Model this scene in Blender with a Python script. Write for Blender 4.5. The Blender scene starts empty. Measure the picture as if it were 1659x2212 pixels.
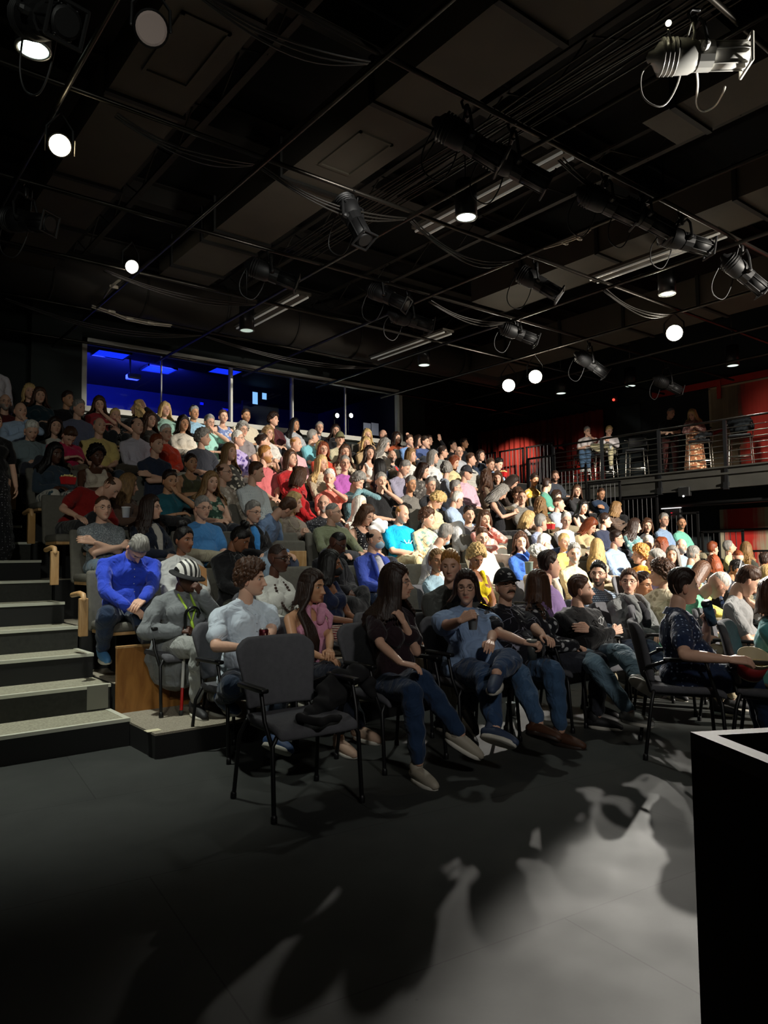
import bpy, bmesh, math, random
import numpy as np
from mathutils import Vector, Matrix, Quaternion
random.seed(7); np.random.seed(7)
S = bpy.context.scene
COL = S.collection
PI = math.pi
# ------------------------------------------------------------------ camera
FPX, CX, CY, CAMH = 1597.0, 829.5, 1106.0, 1.35
_A = np.array([(-430-CX)/FPX, -(1220-CY)/FPX, -1.0]); _A /= np.linalg.norm(_A)
_B = np.array([(2860-CX)/FPX, -(1180-CY)/FPX, -1.0]); _B -= _A*(_A@_B); _B /= np.linalg.norm(_B)
_R = np.array([_B, _A, np.cross(_B, _A)])            # camera axes -> world axes
cam_d = bpy.data.cameras.new('camera'); cam = bpy.data.objects.new('camera', cam_d); COL.objects.link(cam)
cam_d.sensor_fit = 'VERTICAL'; cam_d.sensor_height = 24.0; cam_d.lens = FPX/2212.0*24.0
cam_d.clip_start = 0.05; cam_d.clip_end = 200
cam.matrix_world = Matrix.Translation((0, 0, CAMH)) @ Matrix(_R.tolist()).to_4x4()
S.camera = cam
def ray(u, v): return _R @ np.array([(u-CX)/FPX, -(v-CY)/FPX, -1.0])
C0 = np.array([0, 0, CAMH])
def atz(u, v, z): d = ray(u, v); return C0 + d*((z-CAMH)/d[2])
def aty(u, v, y): d = ray(u, v); return C0 + d*(y/d[1])
def atx(u, v, x): d = ray(u, v); return C0 + d*(x/d[0])
def atd(u, v, D): return C0 + ray(u, v)*D
# ------------------------------------------------------------------ world, lights, exposure
W = bpy.data.worlds.new('world'); S.world = W; W.use_nodes = True
W.node_tree.nodes['Background'].inputs[0].default_value = (0.75, 0.8, 0.75, 1)
W.node_tree.nodes['Background'].inputs[1].default_value = 0.0028
S.view_settings.view_transform = 'Standard'; S.view_settings.look = 'None'
S.view_settings.exposure = 0.0; S.view_settings.gamma = 1.0; S.view_settings.use_curve_mapping = False
def spot(name, loc, tgt, power, deg, blend=.3, col=(1, .95, .86), r=.08):
    l = bpy.data.lights.new(name, 'SPOT'); l.energy = power; l.spot_size = math.radians(deg); l.spot_blend = blend
    l.color = col; l.shadow_soft_size = r
    o = bpy.data.objects.new(name, l); COL.objects.link(o); o.location = loc
    o.rotation_euler = (Vector(tgt)-Vector(loc)).to_track_quat('-Z', 'Y').to_euler(); return o
def area(name, loc, tgt, power, sx, sy, col=(1, 1, 1)):
    l = bpy.data.lights.new(name, 'AREA'); l.energy = power; l.shape = 'RECTANGLE'; l.size = sx; l.size_y = sy; l.color = col
    o = bpy.data.objects.new(name, l); COL.objects.link(o); o.location = loc
    o.rotation_euler = (Vector(tgt)-Vector(loc)).to_track_quat('-Z', 'Y').to_euler(); return o
# front-of-house wash on the audience from the rig over the stage (outside the frame, front right)
for az_, el_, pw_, cn_ in ((-7.5, -13.5, 10800, 35), (14, -16.5, 9600, 33), (37, -20, 7000, 33), (-19, -30, 7500, 30), (9, -33, 4400, 30)):
    a_, e_ = math.radians(az_), math.radians(el_); q_ = Vector((10.2+az_*.02, -3.2, 5.0))
    spot('audience_wash_light', q_, q_+Vector((math.sin(a_)*math.cos(e_), math.cos(a_)*math.cos(e_), math.sin(e_)))*10, pw_, cn_, .42, (1, .93, .82), .10)
# added fill spots for the left seats and the front row, no fixtures there
spot('stair_side_light', (-2.0, -1.5, 4.9), (2.7, 8.3, 1.9), 480, 46, .8, (.95, .98, .88), .25)
spot('stage_fill_light', (0.4, -3.0, 4.9), (3.9, 4.2, 1.1), 430, 40, .8, (1, .97, .92), .3)
# the three visible stage lamps on the back right of the grid
BACK_LAMPS = [((10.72, 6.15, 4.83), (2.2, 0.0, 0), 5200, 20, .3), ((10.78, 9.02, 4.72), (3.83, 1.02, 0), 1500, 18, .4), ((10.9, 9.80, 4.72), (3.54, 2.17, 0), 1400, 21, .4)]
for i, (p, t, e, dg_, bl_) in enumerate(BACK_LAMPS):
    d = (Vector(t)-Vector(p)).normalized()
    spot('stage_lamp_light', Vector(p)+d*.04, t, e, dg_, bl_, (1, .95, .86), .055)
# house downlights that are on
DOWN = [(*atz(u, v, 5.2), e) for u, v, e in ((72, 105, 2.6), (1007, 468, 1), (533, 713, .25), (916, 788, .3), (1441, 634, .12), (1212, 849, .35), (1583, 789, .5), (1362, 833, .3))]
for (x, y, z, e) in DOWN:
    spot('house_downlight_light', (x, y, z-.03), (x, y, 0), 260*e, 110 if e < 2 else 60, .9, (.95, 1, .9), .09)
spot('rig_lens_light', (1.74*.93, 6.9*.93, 4.84), (3.2, 1.2, 0), 40, 60, .8, (1, .86, .62), .07)
# curtain special, then added spots to brighten the balcony and the mural
spot('curtain_light', (11.7, 9.5, 4.72), (16.5, 14.6, 4.1), 7000, 12, .8, (1, .8, .62), .05)
spot('balcony_light', (9.2, 6.9, 4.8), (15.8, 10.9, 3.9), 900, 17, .7, (1, .95, .85), .1)
spot('mural_light', (9.5, 0.5, 5.0), (16.5, 5.6, 3.6), 1100, 27, .5, (1, .93, .84), .1)
spot('spotlight_spill_light', (6.4, 1.6, 4.1), tuple(atz(1510, 125, 4.85)), 700, 26, .6, (1, .97, .9), .04)  # added to brighten the silver fixture, no lamp hangs here
spot('back_wall_light', (4.2, 4.6, 4.9), (6.6, 14.0, 5.3), 170, 62, .9, (1, .97, .9), .2)  # added in place of scattered light on the back wall and duct
# blue work light in the control booth
area('booth_blue_light', (5.4, 15.4, 5.3), (5.2, 18.2, 4.6), 260, 2.4, .6, (.03, .05, 1))
spot('lamp_spill_light', tuple(atz(285, 585, 4.8)), (4.5, 11.2, 6.05), 220, 60, .8, (1, .92, .8), .05)
# ------------------------------------------------------------------ materials
MC = {}
def lin(h):
    if isinstance(h, (tuple, list)): return tuple(h[:3])
    h = h.strip()
    if len(h) == 3: h = ''.join(c*2 for c in h)
    out = []
    for i in (0, 2, 4):
        c = int(h[i:i+2], 16)/255.0
        out.append(c/12.92 if c <= .04045 else ((c+.055)/1.055)**2.4)
    return tuple(out)
def nmat(name):
    m = bpy.data.materials.new(name); m.use_nodes = True
    return m, m.node_tree, m.node_tree.nodes['Principled BSDF']
def mat(col, rough=.6, metal=0, bump=0, bscale=40, var=0, vscale=3, spec=.5, trans=0, emit=0, ecol=None, coat=0):
    key = (tuple(lin(col)), rough, metal, bump, bscale, var, vscale, spec, trans, emit, ecol)
    if key in MC: return MC[key]
    m, nt, b = nmat('mat'); c = lin(col)
    b.inputs['Base Color'].default_value = (*c, 1); b.inputs['Roughness'].default_value = rough
    b.inputs['Metallic'].default_value = metal; b.inputs['Specular IOR Level'].default_value = spec
    b.inputs['Transmission Weight'].default_value = trans
    if emit:
        b.inputs['Emission Color'].default_value = (*lin(ecol or col), 1); b.inputs['Emission Strength'].default_value = emit
    tc = nt.nodes.new('ShaderNodeTexCoord')
    if var:
        n = nt.nodes.new('ShaderNodeTexNoise'); n.inputs['Scale'].default_value = vscale; n.inputs['Detail'].default_value = 5
        nt.links.new(tc.outputs['Object'], n.inputs['Vector'])
        r = nt.nodes.new('ShaderNodeValToRGB'); r.color_ramp.elements[0].position = .3; r.color_ramp.elements[1].position = .7
        r.color_ramp.elements[0].color = (*[x*(1-var) for x in c], 1); r.color_ramp.elements[1].color = (*[min(1, x*(1+var)) for x in c], 1)
        nt.links.new(n.outputs[0], r.inputs[0]); nt.links.new(r.outputs[0], b.inputs['Base Color'])
    if bump:
        n2 = nt.nodes.new('ShaderNodeTexNoise'); n2.inputs['Scale'].default_value = bscale; n2.inputs['Detail'].default_value = 3
        nt.links.new(tc.outputs['Object'], n2.inputs['Vector'])
        bp = nt.nodes.new('ShaderNodeBump'); bp.inputs['Strength'].default_value = bump; bp.inputs['Distance'].default_value = .01
        nt.links.new(n2.outputs[0], bp.inputs['Height']); nt.links.new(bp.outputs[0], b.inputs['Normal'])
    MC[key] = m; return m
def cloth(spec, hi=False):
    """'hex' or 'hex#pattern#hex2'"""
    key = ('cloth', spec, hi)
    if key in MC: return MC[key]
    p = spec.split('#'); c = lin(p[0]); pat = p[1] if len(p) > 1 else ''; c2 = lin(p[2]) if len(p) > 2 else c
    m, nt, b = nmat('cloth'); N = nt.nodes; L = nt.links
    b.inputs['Roughness'].default_value = .85; b.inputs['Specular IOR Level'].default_value = .25
    b.inputs['Sheen Weight'].default_value = .15
    b.inputs['Base Color'].default_value = (*c, 1)
    tc = N.new('ShaderNodeTexCoord')
    def mix(fac, a, bb):
        x = N.new('ShaderNodeMix'); x.data_type = 'RGBA'; L.new(fac, x.inputs[0])
        for s_, val in ((6, a), (7, bb)):
            if isinstance(val, tuple): x.inputs[s_].default_value = (*val, 1)
            else: L.new(val, x.inputs[s_])
        return x.outputs[2]
    def th(sock, lo, hi_):
        r = N.new('ShaderNodeMapRange'); r.inputs[1].default_value = lo; r.inputs[2].default_value = hi_
        L.new(sock, r.inputs[0]); return r.outputs[0]
    out = None
    if pat in ('plaid', 'stripe'):
        sc = 16
        def wave(d, s=sc):
            w = N.new('ShaderNodeTexWave'); w.bands_direction = d; w.inputs['Scale'].default_value = s
            w.inputs['Distortion'].default_value = .6; w.inputs['Detail Scale'].default_value = .8
            L.new(tc.outputs['Object'], w.inputs['Vector']); return th(w.outputs[1], .62, .72)
        out = mix(wave('Z'), c, c2)
        if pat == 'plaid': out = mix(wave('X'), out, tuple((a*.3+bb*.7) for a, bb in zip(c, c2)))
    elif pat in ('dots', 'floral', 'speck', 'lines'):
        if pat == 'lines':
            v = N.new('ShaderNodeTexVoronoi'); v.feature = 'DISTANCE_TO_EDGE'; v.inputs['Scale'].default_value = 11
            nz = N.new('ShaderNodeTexNoise'); nz.inputs['Scale'].default_value = 9; L.new(tc.outputs['Object'], nz.inputs['Vector'])
            f = th(v.outputs['Distance'], .02, .0); 
            g = th(nz.outputs[0], .46, .52)
            mm = N.new('ShaderNodeMath'); mm.operation = 'MULTIPLY'; L.new(f, mm.inputs[0]); L.new(g, mm.inputs[1]); fac = mm.outputs[0]
        else:
            v = N.new('ShaderNodeTexVoronoi'); v.inputs['Scale'].default_value = {'dots': 34, 'floral': 17, 'speck': 90}[pat]
            v.inputs['Randomness'].default_value = .35 if pat == 'dots' else 1
            fac = th(v.outputs['Distance'], *{'dots': (.26, .2), 'floral': (.42, .34), 'speck': (.4, .3)}[pat])
        L.new(tc.outputs['Object'], v.inputs['Vector'])
        out = mix(fac, c, c2)
    if out is not None: L.new(out, b.inputs['Base Color'])
    n1 = N.new('ShaderNodeTexNoise'); n1.inputs['Scale'].default_value = 9; n1.inputs['Detail'].default_value = 2.5; n1.inputs['Distortion'].default_value = 1.2
    mp = N.new('ShaderNodeMapping'); mp.inputs['Scale'].default_value = (1, 1, .8)
    L.new(tc.outputs['Object'], mp.inputs[0]); L.new(mp.outputs[0], n1.inputs['Vector'])
    bp = N.new('ShaderNodeBump'); bp.inputs['Strength'].default_value = .9; bp.inputs['Distance'].default_value = .035
    L.new(n1.outputs[0], bp.inputs['Height']); L.new(bp.outputs[0], b.inputs['Normal'])
    MC[key] = m; return m
def hairmat(col):
    key = ('hair', col)
    if key in MC: return MC[key]
    m, nt, b = nmat('hair'); N = nt.nodes; L = nt.links; c = lin(col)
    b.inputs['Roughness'].default_value = .5; b.inputs['Specular IOR Level'].default_value = .35
    tc = N.new('ShaderNodeTexCoord'); mp = N.new('ShaderNodeMapping'); mp.inputs['Scale'].default_value = (90, 90, 9)
    n = N.new('ShaderNodeTexNoise'); n.inputs['Scale'].default_value = 1; n.inputs['Detail'].default_value = 3
    L.new(tc.outputs['Object'], mp.inputs[0]); L.new(mp.outputs[0], n.inputs['Vector'])
    r = N.new('ShaderNodeValToRGB'); r.color_ramp.elements[0].position = .3; r.color_ramp.elements[1].position = .72
    r.color_ramp.elements[0].color = (*[x*.55 for x in c], 1); r.color_ramp.elements[1].color = (*[min(1, x*1.35) for x in c], 1)
    L.new(n.outputs[0], r.inputs[0]); L.new(r.outputs[0], b.inputs['Base Color'])
    bp = N.new('ShaderNodeBump'); bp.inputs['Strength'].default_value = .7; bp.inputs['Distance'].default_value = .006
    L.new(n.outputs[0], bp.inputs['Height']); L.new(bp.outputs[0], b.inputs['Normal'])
    MC[key] = m; return m
def skinmat():
    if 'skin' in MC: return MC['skin']
    m, nt, b = nmat('skin')
    a = nt.nodes.new('ShaderNodeAttribute'); a.attribute_name = 'tone'
    nt.links.new(a.outputs['Color'], b.inputs['Base Color'])
    b.inputs['Roughness'].default_value = .5; b.inputs['Specular IOR Level'].default_value = .4
    b.inputs['Subsurface Weight'].default_value = .0
    MC['skin'] = m; return m
def woodmat(c1, c2, sc=3):
    key = ('wood', c1, c2, sc)
    if key in MC: return MC[key]
    m, nt, b = nmat('wood'); N = nt.nodes; L = nt.links
    tc = N.new('ShaderNodeTexCoord'); mp = N.new('ShaderNodeMapping'); mp.inputs['Scale'].default_value = (sc, sc, sc*.25)
    w = N.new('ShaderNodeTexNoise'); w.inputs['Scale'].default_value = 4; w.inputs['Detail'].default_value = 6; w.inputs['Distortion'].default_value = 1.5
    L.new(tc.outputs['Object'], mp.inputs[0]); L.new(mp.outputs[0], w.inputs['Vector'])
    r = N.new('ShaderNodeValToRGB'); r.color_ramp.elements[0].color = (*lin(c1), 1); r.color_ramp.elements[1].color = (*lin(c2), 1)
    r.color_ramp.elements[0].position = .35; r.color_ramp.elements[1].position = .65
    L.new(w.outputs[0], r.inputs[0]); L.new(r.outputs[0], b.inputs['Base Color']); b.inputs['Roughness'].default_value = .45
    MC[key] = m; return m
# ------------------------------------------------------------------ mesh helpers
class Bag:
    def __init__(s): s.V = []; s.Q = []; s.T = []; s.n = 0
    def add(s, V, Q=None, T=None):
        V = np.asarray(V, float); s.V.append(V)
        if Q is not None and len(Q): s.Q.append(np.asarray(Q, np.int64)+s.n)
        if T is not None and len(T): s.T.append(np.asarray(T, np.int64)+s.n)
        s.n += len(V); return s
    def arr(s):
        return (np.concatenate(s.V) if s.V else np.zeros((0, 3)),
                np.concatenate(s.Q) if s.Q else np.zeros((0, 4), np.int64),
                np.concatenate(s.T) if s.T else np.zeros((0, 3), np.int64))
def to_mesh(name, V, Q, T, smooth=True):
    me = bpy.data.meshes.new(name)
    nq, nt_ = len(Q), len(T)
    me.vertices.add(len(V)); me.vertices.foreach_set('co', np.asarray(V, np.float32).ravel())
    me.loops.add(nq*4+nt_*3); me.loops.foreach_set('vertex_index', np.concatenate([np.asarray(Q).ravel(), np.asarray(T).ravel()]).astype(np.int32))
    me.polygons.add(nq+nt_)
    me.polygons.foreach_set('loop_start', np.concatenate([np.arange(nq)*4, nq*4+np.arange(nt_)*3]).astype(np.int32))
    me.update(calc_edges=True); me.validate()
    me.polygons.foreach_set('use_smooth', np.full(len(me.polygons), bool(smooth)))
    return me
def basis(d):
    d = d/max(np.linalg.norm(d), 1e-9)
    a = np.array([0, 0, 1.0]) if abs(d[2]) < .9 else np.array([1.0, 0, 0])
    x = np.cross(a, d); x /= np.linalg.norm(x); return x, np.cross(d, x), d
def grid_faces(nr, n, closed=True):
    q = []
    i = np.arange(nr-1)[:, None]*n; j = np.arange(n)[None, :]; k = (j+1) % n
    q = np.stack([i+j, i+k, i+n+k, i+n+j], -1).reshape(-1, 4)
    return q
def tube(bag, P, R, n=8, cap=True, ry=None):
    """lofted tube through points P with radii R, rounded ends when cap"""
    P = [np.asarray(p, float) for p in P]; R = list(R) if hasattr(R, '__len__') else [R]*len(P)
    if cap:
        d0 = P[0]-P[1]; d0 /= max(np.linalg.norm(d0), 1e-9); d1 = P[-1]-P[-2]; d1 /= max(np.linalg.norm(d1), 1e-9)
        r0, r1 = R[0], R[-1]
        P = [P[0]+d0*r0, P[0]+d0*r0*.7] + P + [P[-1]+d1*r1*.7, P[-1]+d1*r1]
        R = [r0*.05, r0*.7] + R + [r1*.7, r1*.05]
    ang = np.arange(n)*2*PI/n; rings = []
    x0 = None
    for i, p in enumerate(P):
        a = P[max(i-1, 0)]; b = P[min(i+1, len(P)-1)]; d = b-a
        if np.linalg.norm(d) < 1e-9: d = np.array([0, 0, 1.])
        x, y, d = basis(d)
        if x0 is not None:
            x = x0-d*(x0@d); x /= max(np.linalg.norm(x), 1e-9); y = np.cross(d, x)
        x0 = x
        rings.append(p + R[i]*(np.cos(ang)[:, None]*x + np.sin(ang)[:, None]*y))
    V = np.concatenate(rings); Q = grid_faces(len(P), n)
    m = len(V); V = np.vstack([V, P[0], P[-1]])
    T = [(m, (j+1) % n, j) for j in range(n)] + [(m+1, m-n+j, m-n+(j+1) % n) for j in range(n)]
    bag.add(V, Q, T)
def cyl(bag, p0, p1, r0, r1=None, n=16): tube(bag, [p0, p1], [r0, r0 if r1 is None else r1], n, cap=False)
def ball(bag, c, r, M=None, n=12, m=8):
    r = (r, r, r) if np.isscalar(r) else r
    th = np.linspace(0, PI, m+1)[1:-1]; ph = np.arange(n)*2*PI/n
    V = np.stack([np.outer(np.sin(th), np.cos(ph)), np.outer(np.sin(th), np.sin(ph)), np.outer(np.cos(th), np.ones(n))], -1).reshape(-1, 3)
    V = np.vstack([V, [0, 0, 1], [0, 0, -1]])*np.array(r)
    if M is not None: V = V@np.asarray(M).T
    V = V+np.asarray(c); k = len(V)-2
    Q = grid_faces(m-1, n)[:, ::-1]; T = [(k, j, (j+1) % n) for j in range(n)] + [(k+1, k-n+(j+1) % n, k-n+j) for j in range(n)]
    bag.add(V, Q, T)
BOXQ = np.array([(0, 3, 2, 1), (4, 5, 6, 7), (0, 1, 5, 4), (1, 2, 6, 5), (2, 3, 7, 6), (3, 0, 4, 7)])
def box(bag, x0, x1, y0, y1, z0, z1, fn=None):
    V = np.array([(x0, y0, z0), (x1, y0, z0), (x1, y1, z0), (x0, y1, z0), (x0, y0, z1), (x1, y0, z1), (x1, y1, z1), (x0, y1, z1)], float)
    if fn is not None: V = fn(V)
    bag.add(V, BOXQ)
def rbox(bag, x0, x1, y0, y1, z0, z1, r=.01, sub=(1, 1, 1), fn=None, seg=3):
    """box with rounded edges, optionally subdivided and warped by fn(V)"""
    bm = bmesh.new(); bmesh.ops.create_cube(bm, size=1)
    for v in bm.verts: v.co = Vector((x0+(v.co.x+.5)*(x1-x0), y0+(v.co.y+.5)*(y1-y0), z0+(v.co.z+.5)*(z1-z0)))
    if r: bmesh.ops.bevel(bm, geom=bm.edges[:], offset=r, segments=seg, profile=.5, affect='EDGES')
    for ax in range(3):
        n = sub[ax]; lo = (x0, y0, z0)[ax]+r; hi = (x1, y1, z1)[ax]-r
        for i in range(1, n):
            co = [0, 0, 0]; no = [0, 0, 0]; co[ax] = lo+(hi-lo)*i/n; no[ax] = 1
            bmesh.ops.bisect_plane(bm, geom=bm.verts[:]+bm.edges[:]+bm.faces[:], plane_co=co, plane_no=no)
    bmesh.ops.triangulate(bm, faces=[f for f in bm.faces if len(f.verts) > 4])
    bm.verts.ensure_lookup_table(); V = np.array([v.co[:] for v in bm.verts])
    Q = [[v.index for v in f.verts] for f in bm.faces if len(f.verts) == 4]; T = [[v.index for v in f.verts] for f in bm.faces if len(f.verts) == 3]
    bm.free()
    if fn is not None: V = fn(V)
    bag.add(V, Q, T)
def obj(name, bag, m, parent=None, smooth=False, loc=None):
    V, Q, T = bag.arr() if isinstance(bag, Bag) else bag
    me = to_mesh(name, V, Q, T, smooth); me.materials.append(m)
    o = bpy.data.objects.new(name, me); COL.objects.link(o)
    if smooth == 'auto':
        pass
    if parent is not None: o.parent = parent
    if loc is not None: o.location = loc
    return o
def autosmooth(o, deg=40):
    me = o.data; me.polygons.foreach_set('use_smooth', np.ones(len(me.polygons), bool))
    bm = bmesh.new(); bm.from_mesh(me); a = math.radians(deg)
    for e in bm.edges: e.smooth = e.calc_face_angle(0) < a
    bm.to_mesh(me); bm.free(); return o
def thing(name, label, cat, loc=(0, 0, 0), rz=0, group=None):
    o = bpy.data.objects.new(name, None); COL.objects.link(o); o.empty_display_size = .1
    o.location = loc; o.rotation_euler = (0, 0, rz); o['label'] = label; o['category'] = cat
    if group: o['group'] = group
    return o
def tag(o, label, cat, group=None):
    o['label'] = label; o['category'] = cat
    if group: o['group'] = group
    return o
def struct(name, bag, m, smooth=False):
    o = obj(name, bag, m, None, smooth); o['kind'] = 'structure'; return o
def dup(root, loc, rz=0, label=None, group=None):
    r = root.copy(); COL.objects.link(r); r.location = loc; r.rotation_euler = (0, 0, rz)
    if label: r['label'] = label
    if group: r['group'] = group
    for ch in list(root.children):
        c = ch.copy(); COL.objects.link(c); c.parent = r
        for g in list(ch.children):
            d = g.copy(); COL.objects.link(d); d.parent = c
    return r

# ================================================================== SETTING
X0, XR = 1.95, 14.0                     # left and right ends of the raked seating
def tier_y(k): return 5.9+.88*(k-1)     # front edge of tier k, floor at .39k
YW = 14.0                               # back wall (control booth)
blackwall = mat('1d2422', .85, var=.15, vscale=1.2)
darkwall = mat('191b1b', .85, var=.1)
# stage floor: painted boards, worn
def floor_mat():
    m, nt, b = nmat('stage_floor'); N = nt.nodes; L = nt.links
    tc = N.new('ShaderNodeTexCoord')
    n = N.new('ShaderNodeTexNoise'); n.inputs['Scale'].default_value = 1.1; n.inputs['Detail'].default_value = 8; n.inputs['Roughness'].default_value = .65
    L.new(tc.outputs['Object'], n.inputs['Vector'])
    r = N.new('ShaderNodeValToRGB'); r.color_ramp.elements[0].position = .3; r.color_ramp.elements[1].position = .75
    r.color_ramp.elements[0].color = (.026, .028, .026, 1); r.color_ramp.elements[1].color = (.046, .049, .045, 1)
    L.new(n.outputs[0], r.inputs[0])
    # board joints (4 x 8 ft sheets)
    br = N.new('ShaderNodeTexBrick'); br.inputs['Scale'].default_value = 1; br.inputs['Brick Width'].default_value = 2.44; br.inputs['Row Height'].default_value = 1.22
    br.inputs['Mortar Size'].default_value = .0035; br.inputs['Color1'].default_value = (1, 1, 1, 1); br.inputs['Color2'].default_value = (.92, .92, .92, 1); br.inputs['Mortar'].default_value = (.45, .45, .45, 1)
    mp = N.new('ShaderNodeMapping'); mp.inputs['Rotation'].default_value = (0, 0, .12); mp.inputs['Location'].default_value = (.4, .35, 0)
    L.new(tc.outputs['Object'], mp.inputs[0]); L.new(mp.outputs[0], br.inputs['Vector'])
    mx = N.new('ShaderNodeMix'); mx.data_type = 'RGBA'; mx.blend_type = 'MULTIPLY'; mx.inputs[0].default_value = 1
    L.new(r.outputs[0], mx.inputs[6]); L.new(br.outputs[0], mx.inputs[7])
    # scuffs and drips
    v = N.new('ShaderNodeTexVoronoi'); v.inputs['Scale'].default_value = 5.5
    L.new(tc.outputs['Object'], v.inputs['Vector'])
    t = N.new('ShaderNodeMapRange'); t.inputs[1].default_value = .035; t.inputs[2].default_value = .02
    L.new(v.outputs['Distance'], t.inputs[0])
    m2 = N.new('ShaderNodeMix'); m2.data_type = 'RGBA'; L.new(t.outputs[0], m2.inputs[0]); L.new(mx.outputs[2], m2.inputs[6]); m2.inputs[7].default_value = (.02, .02, .018, 1)
    L.new(m2.outputs[2], b.inputs['Base Color'])
    n3 = N.new('ShaderNodeTexNoise'); n3.inputs['Scale'].default_value = 3; L.new(tc.outputs['Object'], n3.inputs['Vector'])
    rr = N.new('ShaderNodeMapRange'); rr.inputs[3].default_value = .62; rr.inputs[4].default_value = .8; L.new(n3.outputs[0], rr.inputs[0]); L.new(rr.outputs[0], b.inputs['Roughness'])
    b.inputs['Specular IOR Level'].default_value = .3
    n4 = N.new('ShaderNodeTexNoise'); n4.inputs['Scale'].default_value = 60; L.new(tc.outputs['Object'], n4.inputs['Vector'])
    bp = N.new('ShaderNodeBump'); bp.inputs['Strength'].default_value = .03; bp.inputs['Distance'].default_value = .004; L.new(n4.outputs[0], bp.inputs['Height']); L.new(bp.outputs[0], b.inputs['Normal'])
    return m
b = Bag(); box(b, -5, 20, -7, 17, -.1, 0); struct('floor', b, floor_mat())
carpet = mat('a8a490', .95, bump=.6, bscale=300, var=.25, vscale=60, spec=.1)
carpet2 = mat('9c9484', .95, bump=.6, bscale=260, var=.3, vscale=120, spec=.1)
riser = mat('131312', .7, var=.1)
# low carpeted platform that carries row 0
b = Bag(); box(b, X0-.02, XR, 5.0, 5.9, 0, .155); struct('floor', b, riser)
b = Bag(); box(b, X0-.02, XR, 5.0, 5.9, .155, .17); struct('floor', b, carpet2)
# raked tiers
for k in range(1, 9):
    y1 = YW if k < 8 else 16.5
    b = Bag(); box(b, X0, XR+.9 if k > 6 else XR, tier_y(k), tier_y(k+1) if k < 8 else (YW if k == 8 else y1), 0, .39*k); struct('floor', b, riser)
    b = Bag(); box(b, X0, XR+.9 if k > 6 else XR, tier_y(k)+.002, tier_y(k+1) if k < 8 else YW, .39*k, .39*k+.006); struct('floor', b, carpet2)
# back walls
zS, zT = 4.2, 5.38                      # booth window sill and head
WX0, WX1 = 3.98, 11.55
b = Bag(); box(b, -5, WX0, YW, YW+.2, 0, 7.2); box(b, WX0, WX1, YW, YW+.2, 0, zS-.12); box(b, WX0, WX1, YW, YW+.2, zT+.1, 7.2); box(b, WX1, 12.2, YW, YW+.2, 0, 7.2)
struct('wall_back', b, blackwall)
b = Bag(); box(b, 12.2, 12.4, YW, 16.6, 0, 7.2); box(b, 12.2, 17, 16.4, 16.6, 0, 7.2); struct('wall_alcove', b, darkwall)
b = Bag(); box(b, 3.05, 3.9, YW-.25, YW, 3.1, 6.2); struct('trim_1', b, mat('232b29', .8))
b = Bag(); box(b, 16.6, 16.8, -7, 16.6, 0, 7.2); struct('wall_right', b, mat('1c2224', .85, var=.1))
b = Bag(); box(b, -5, -4.8, -7, 14.2, 0, 7.2); struct('wall_left', b, darkwall)
b = Bag(); box(b, -5, 17, -7.2, -7, 0, 7.2); struct('wall_stage', b, darkwall)
b = Bag(); box(b, -5, 17, -7.2, 16.6, 7.2, 7.3); struct('ceiling', b, mat('0d0d0c', .95))
# ---------------- control booth window
frame = mat('d4d4ca', .5)
def px_at_wall(u): return float(aty(u, 850, YW)[0])
wf = Bag()
box(wf, WX0-.03, WX0+.06, YW-.08, YW+.1, zS-.15, zT+.1)
box(wf, WX1-.06, WX1+.04, YW-.08, YW+.1, zS-.15, zT+.1)
box(wf, WX0-.03, WX1+.04, YW-.08, YW+.1, zT, zT+.1)
for u, w in ((498, .045), (630, .03)):
    x = px_at_wall(u); box(wf, x-w/2, x+w/2, YW-.06, YW+.06, zS-.1, zT)
for u in (348, 745):
    x = px_at_wall(u); box(wf, x-.008, x+.008, YW-.03, YW+.03, zS-.1, zT)
o = struct('window_1', wf, frame)
b = Bag(); box(b, WX0-.03, WX1+.04, YW-.22, YW+.1, zS-.12, zS-.02); s_ = obj('window_sill', b, mat('c8c7bd', .5), o)
gm, gnt, gb = nmat('booth_glass')
tr = gnt.nodes.new('ShaderNodeBsdfTransparent'); gl = gnt.nodes.new('ShaderNodeBsdfGlossy'); gl.inputs['Roughness'].default_value = .01
mxs = gnt.nodes.new('ShaderNodeMixShader'); fr = gnt.nodes.new('ShaderNodeFresnel'); fr.inputs[0].default_value = 1.22
tr.inputs[0].default_value = (.75, .78, .8, 1)
gnt.links.new(fr.outputs[0], mxs.inputs[0]); gnt.links.new(tr.outputs[0], mxs.inputs[1]); gnt.links.new(gl.outputs[0], mxs.inputs[2])
gnt.links.new(mxs.outputs[0], gnt.nodes['Material Output'].inputs['Surface'])
xs = [WX0] + [px_at_wall(u) for u in (348, 498, 630, 745)] + [WX1]
for i in range(5):
    b = Bag(); box(b, xs[i]+.02, xs[i+1]-.02, YW-.005, YW+.005, zS-.02, zT); obj('window_pane', b, gm, o)
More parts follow.
